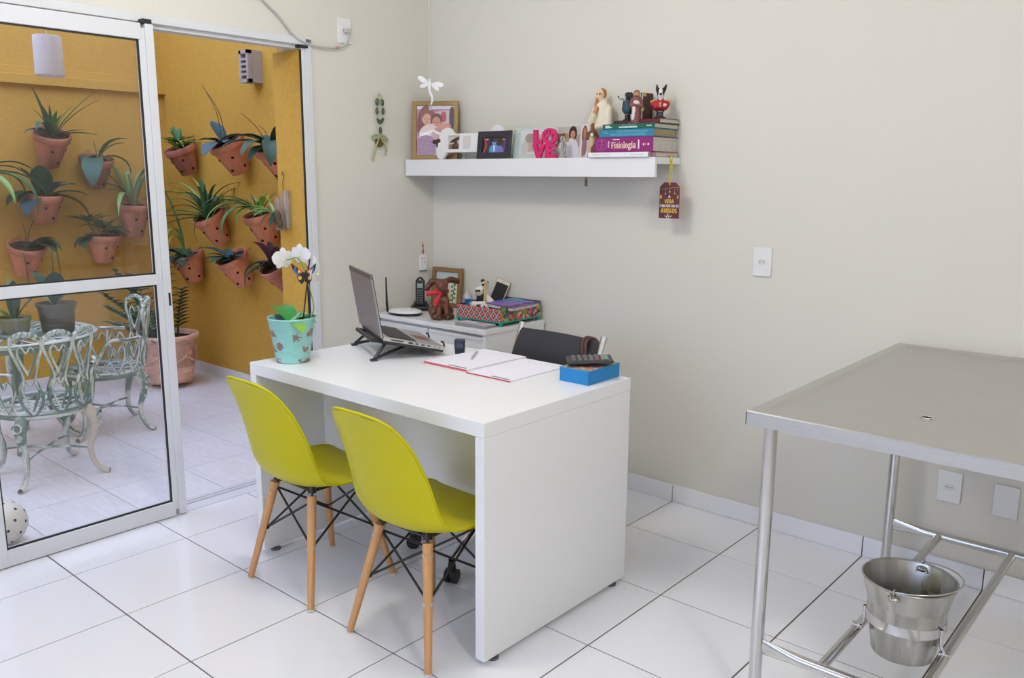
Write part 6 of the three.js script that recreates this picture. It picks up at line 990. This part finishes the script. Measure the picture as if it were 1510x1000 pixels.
{
  const t = thing('blue_box', 'blue box with patterned lid near the desk edge', 'box', [1.685, DT, 0.822]), w = 0.122, d = 0.19, h = 0.05;
  part(t, 'body', box(w, h - 0.004, d, w / 2, (h - 0.004) / 2, d / 2, 0.001), mat('#1c83c4', 0.5)); part(t, 'lid', box(w + 0.002, 0.004, d + 0.002, w / 2, h - 0.002, d / 2, 0.001), mat('#2a93d0', 0.5));
  part(t, 'lid_print', quad(w, d).rotateX(-PI / 2).translate(w / 2, h + 0.0004, d / 2), printMat(128, 192, (x, W, H) => { x.fillStyle = '#a89080'; x.fillRect(0, 0, W, H); let s = 77; const r = () => { s = (s * 1664525 + 1013904223) >>> 0; return s / 4294967296; }; for (let i = 0; i < 150; i++) blobs(x, [[r() * W, r() * H, 3 + r() * 8, 3 + r() * 8, ['#b8404c', '#6a9a80', '#d0b090', '#c87868', '#5a6a70'][Math.floor(r() * 5)]]]); }, 0.6));
  const c = thing('calculator', 'black desk calculator resting on the blue box', 'calculator', [1.742, DT + h + 0.001, 0.915], 2.28);
  const tl = (g) => g.rotateX(-0.05).translate(0, 0.0105, 0);
  part(c, 'body', tl(merge([box(0.11, 0.011, 0.16, 0, 0.005, 0, 0.005), box(0.08, 0.01, 0.1, 0, -0.002, 0.0, 0.004)])), mat([0.03, 0.03, 0.032], 0.4)); part(c, 'display', tl(box(0.08, 0.003, 0.026, 0, 0.012, 0.052, 0.001)), mat('#6f7a74', 0.25));
  for (let i = 0; i < 5; i++) for (let j = 0; j < 5; j++) part(c, 'key', tl(box(0.0135, 0.005, 0.012, (j - 2) * 0.0185, 0.0125, 0.024 - i * 0.02, 0.0015)), mat(i === 0 && j === 0 ? '#a04a4a' : [0.13, 0.13, 0.135], 0.4));
}
// orchid in chipped turquoise pot
{
  const cn = noise2(64, 57), chips = [0, 1, 2].flatMap((q) => [[0.02, 0.6, 0.055, 0.12], [0.15, 0.66, 0.075, 0.13], [0.12, 0.3, 0.065, 0.11], [0.22, 0.38, 0.05, 0.15], [0.15, 0.02, 0.085, 0.14], [0.06, 0.06, 0.03, 0.06]].map(([a, b, c, d]) => [(a + q / 3) % 1, b, c, d]));
  const t = thing('orchid_pot', 'white orchid in a chipped turquoise pot on the desk', 'potted plant', [0.737, DT, 1.452]);
  const mp = mat([1, 1, 1], 0.3, { map: tex(512, (u, v) => { let chip = 9; for (const [a, b, rx, ry] of chips) chip = Math.min(chip, Math.hypot((u - a) / rx, (v - b) / ry) + 0.7 * (cn(u * 64, v * 32) - 0.5) + 0.4 * (cn(u * 128, v * 64) - 0.5)); const k = 1 - 0.05 * nA(u * 12, v * 12); return chip < 0.62 ? [140 + 40 * (cn(u * 200, v * 90) - 0.5), 116, 104] : chip < 0.7 ? [176, 196, 186] : [150 * k, 212 * k, 204 * k]; }, { color: true }) });
  const prof = [[0, 0.004], [0.058, 0.004], [0.06, 0], [0.063, 0.002], [0.079, 0.112], [0.0815, 0.115], [0.0815, 0.12], [0.087, 0.162], [0.0905, 0.167], [0.0885, 0.172], [0.084, 0.17], [0.08, 0.15], [0.06, 0.01], [0, 0.01]];
  const pot = part(t, 'pot', lathe(prof, 56), mp);
  { const P = pot.geometry.attributes.position, uv = pot.geometry.attributes.uv; for (let i = 0; i < P.count; i++) uv.setY(i, clamp(P.getY(i) / 0.172, 0, 1)); }
  pot.rotation.y = 1.0;
  part(t, 'soil', merge(soilGeo(0.08, 0.14)), mSoil);
  const rt = [0.755, 0, -0.656], at = (dx, y, dz = 0) => [rt[0] * dx + 0.656 * dz, y, rt[2] * dx + 0.755 * dz];
  const gl = mat('#2f8a34', 0.4), gy = mat('#86b83a', 0.4);
  putLeaves(t, [0, 0.15, 0], [[0.15, 0.085, 3.3, 0.75, 0.9, gl, { ...broad, at: [0, 0] }], [0.13, 0.075, 3.9, 0.5, 0.7, mat('#6fae7c', 0.4), { ...broad, at: [0, 0.01] }], [0.13, 0.055, 0.1, 0.45, 1.3, gy, { ...broad, at: [0.0, 0.02] }], [0.1, 0.045, 5.6, 0.5, 1.0, gy, { ...broad, at: [0, 0] }], [0.1, 0.05, 5.2, 0.6, 0.8, gl, { ...broad, at: [0, 0] }]]);
  part(t, 'support_stick', rod(at(0.04, 0.13), at(0.078, 0.39), 0.0026, 0.0026, 8), mBlackPlastic);
  part(t, 'support_stick', rod(at(0.066, 0.13, -0.01), at(0.062, 0.345, -0.01), 0.002, 0.002, 8), mBlackPlastic);
  part(t, 'flower_stem', tube([at(0.062, 0.14), at(0.085, 0.2), at(0.078, 0.26), at(0.062, 0.33), at(0.048, 0.37), at(0.03, 0.395), at(0.0, 0.388), at(-0.02, 0.385)], 0.0024, 50, 7), mat('#7d9a4a', 0.5));
  const mPet = mat([0.86, 0.85, 0.84], 0.6, { transmission: 0.15 });
  function bloom(p, az, tilt, s) {
    const f = new THREE.Group(); f.name = 'flower'; t.add(f); f.position.set(...p); f.rotation.set(0, az, 0); f.rotation.order = 'YXZ'; f.rotation.x = tilt;
    for (const [r, l, w] of [[0.15, 0.044, 0.052], [PI - 0.15, 0.044, 0.052], [PI / 2, 0.042, 0.03], [-PI / 2 + 0.55, 0.042, 0.028], [-PI / 2 - 0.55, 0.042, 0.028]]) part(f, 'petal', leafGeo(l * s, w * s, PI / 2, 0.1, 0.35, { n: 8, fold: 0.06, base: 0.25, fat: 0.55, tip: 0.8, thick: 0.0012 }).rotateX(PI / 2).rotateZ(r + PI / 2), mPet);
    part(f, 'lip', [ball(0.0045 * s, 0, -0.004, 0.006, 1, 1.3, 1), ball(0.003 * s, 0, 0.003, 0.005)], mat('#e6dfae', 0.5));
  }
  bloom(at(-0.02, 0.392, 0.01), 1.5, 0.1, 1.0); bloom(at(0.045, 0.408, 0), 0.4, 0.2, 0.95); bloom(at(0.103, 0.337, 0), 1.9, 0.2, 0.95); bloom(at(0.075, 0.385, -0.015), 0.2, 0.1, 0.7);
  const bf = part(t, 'butterfly', rod(at(0.062, 0.305, 0.012), at(0.066, 0.35, 0.012), 0.003, 0.003, 8), mBlackPlastic, 'painted butterfly clip on the stick');
  const mW = printMat(128, 128, (x) => { x.fillStyle = '#1d1a20'; x.fillRect(0, 0, 128, 128); blobs(x, [[40, 40, 30, 22, '#c8682a', 0.6], [70, 66, 24, 16, '#4a5a86', 0.6], [88, 92, 18, 14, '#b03a34'], [50, 90, 18, 12, '#d8a44a'], [92, 40, 14, 20, '#4a5a86'], [56, 52, 10, 6, '#e8d8a8', 0.6]]); }, 0.4);
  for (const sd of [-1, 1]) { const s = new THREE.Shape(); s.moveTo(0, 0.012); s.lineTo(sd * 0.05, 0.05); s.quadraticCurveTo(sd * 0.046, 0.018, sd * 0.03, 0.008); s.quadraticCurveTo(sd * 0.034, -0.012, sd * 0.014, -0.03); s.quadraticCurveTo(sd * 0.004, -0.024, 0, -0.006); s.closePath(); const g = extrude(s, 0.0014, 0); const P = g.attributes.position, uv = g.attributes.uv; for (let i = 0; i < P.count; i++) uv.setXY(i, Math.abs(P.getX(i)) / 0.05, (P.getY(i) + 0.03) / 0.08); part(bf, 'wing', g.rotateY(-sd * 0.35 + 0.715).translate(...at(0.063, 0.328, 0.018)), mW); }
}
// bag hung on the office chair
{
  const t = thing('shoulder_bag', 'black bag with brown leather strap hung on the office chair', 'bag', [1.507, 0.48, 0.568], -0.1);
  const ml = mat([0.02, 0.019, 0.02], 0.5), mb = mat('#4a2a26', 0.45);
  part(t, 'body', blob([{ a: [0.0, 0.06, -0.045], b: [0.02, 0.2, -0.045], r: 0.03, s: 0.024 }, { a: [0.06, 0.06, -0.045], b: [0.05, 0.2, -0.045], r: 0.03, s: 0.022 }], 0.03, 0.006), ml);
  for (const o of [0, 0.017]) part(t, 'strap', taper([[0.0 + o, 0.2, 0.03], [-0.018 + o, 0.27, 0.034], [-0.034 + o, 0.335, 0.022], [-0.036 + o, 0.352, -0.004], [-0.03 + o, 0.335, -0.04], [-0.01 + o, 0.22, -0.05]], [0.008, 0.009, 0.01, 0.01, 0.009, 0.008], 40, 8), mb, 'brown leather strap');
  part(t, 'pouch', blob([{ a: [0.03, 0.2, 0.012], b: [0.032, 0.3, 0.008], r: 0.02, s: 0.023 }, { a: [0.018, 0.318, 0.006], b: [0.045, 0.312, 0.0], r: 0.01, s: 0.009 }], 0.012, 0.004), ml, 'black pouch hanging beside the strap');
}
renderer.render(scene, camera);
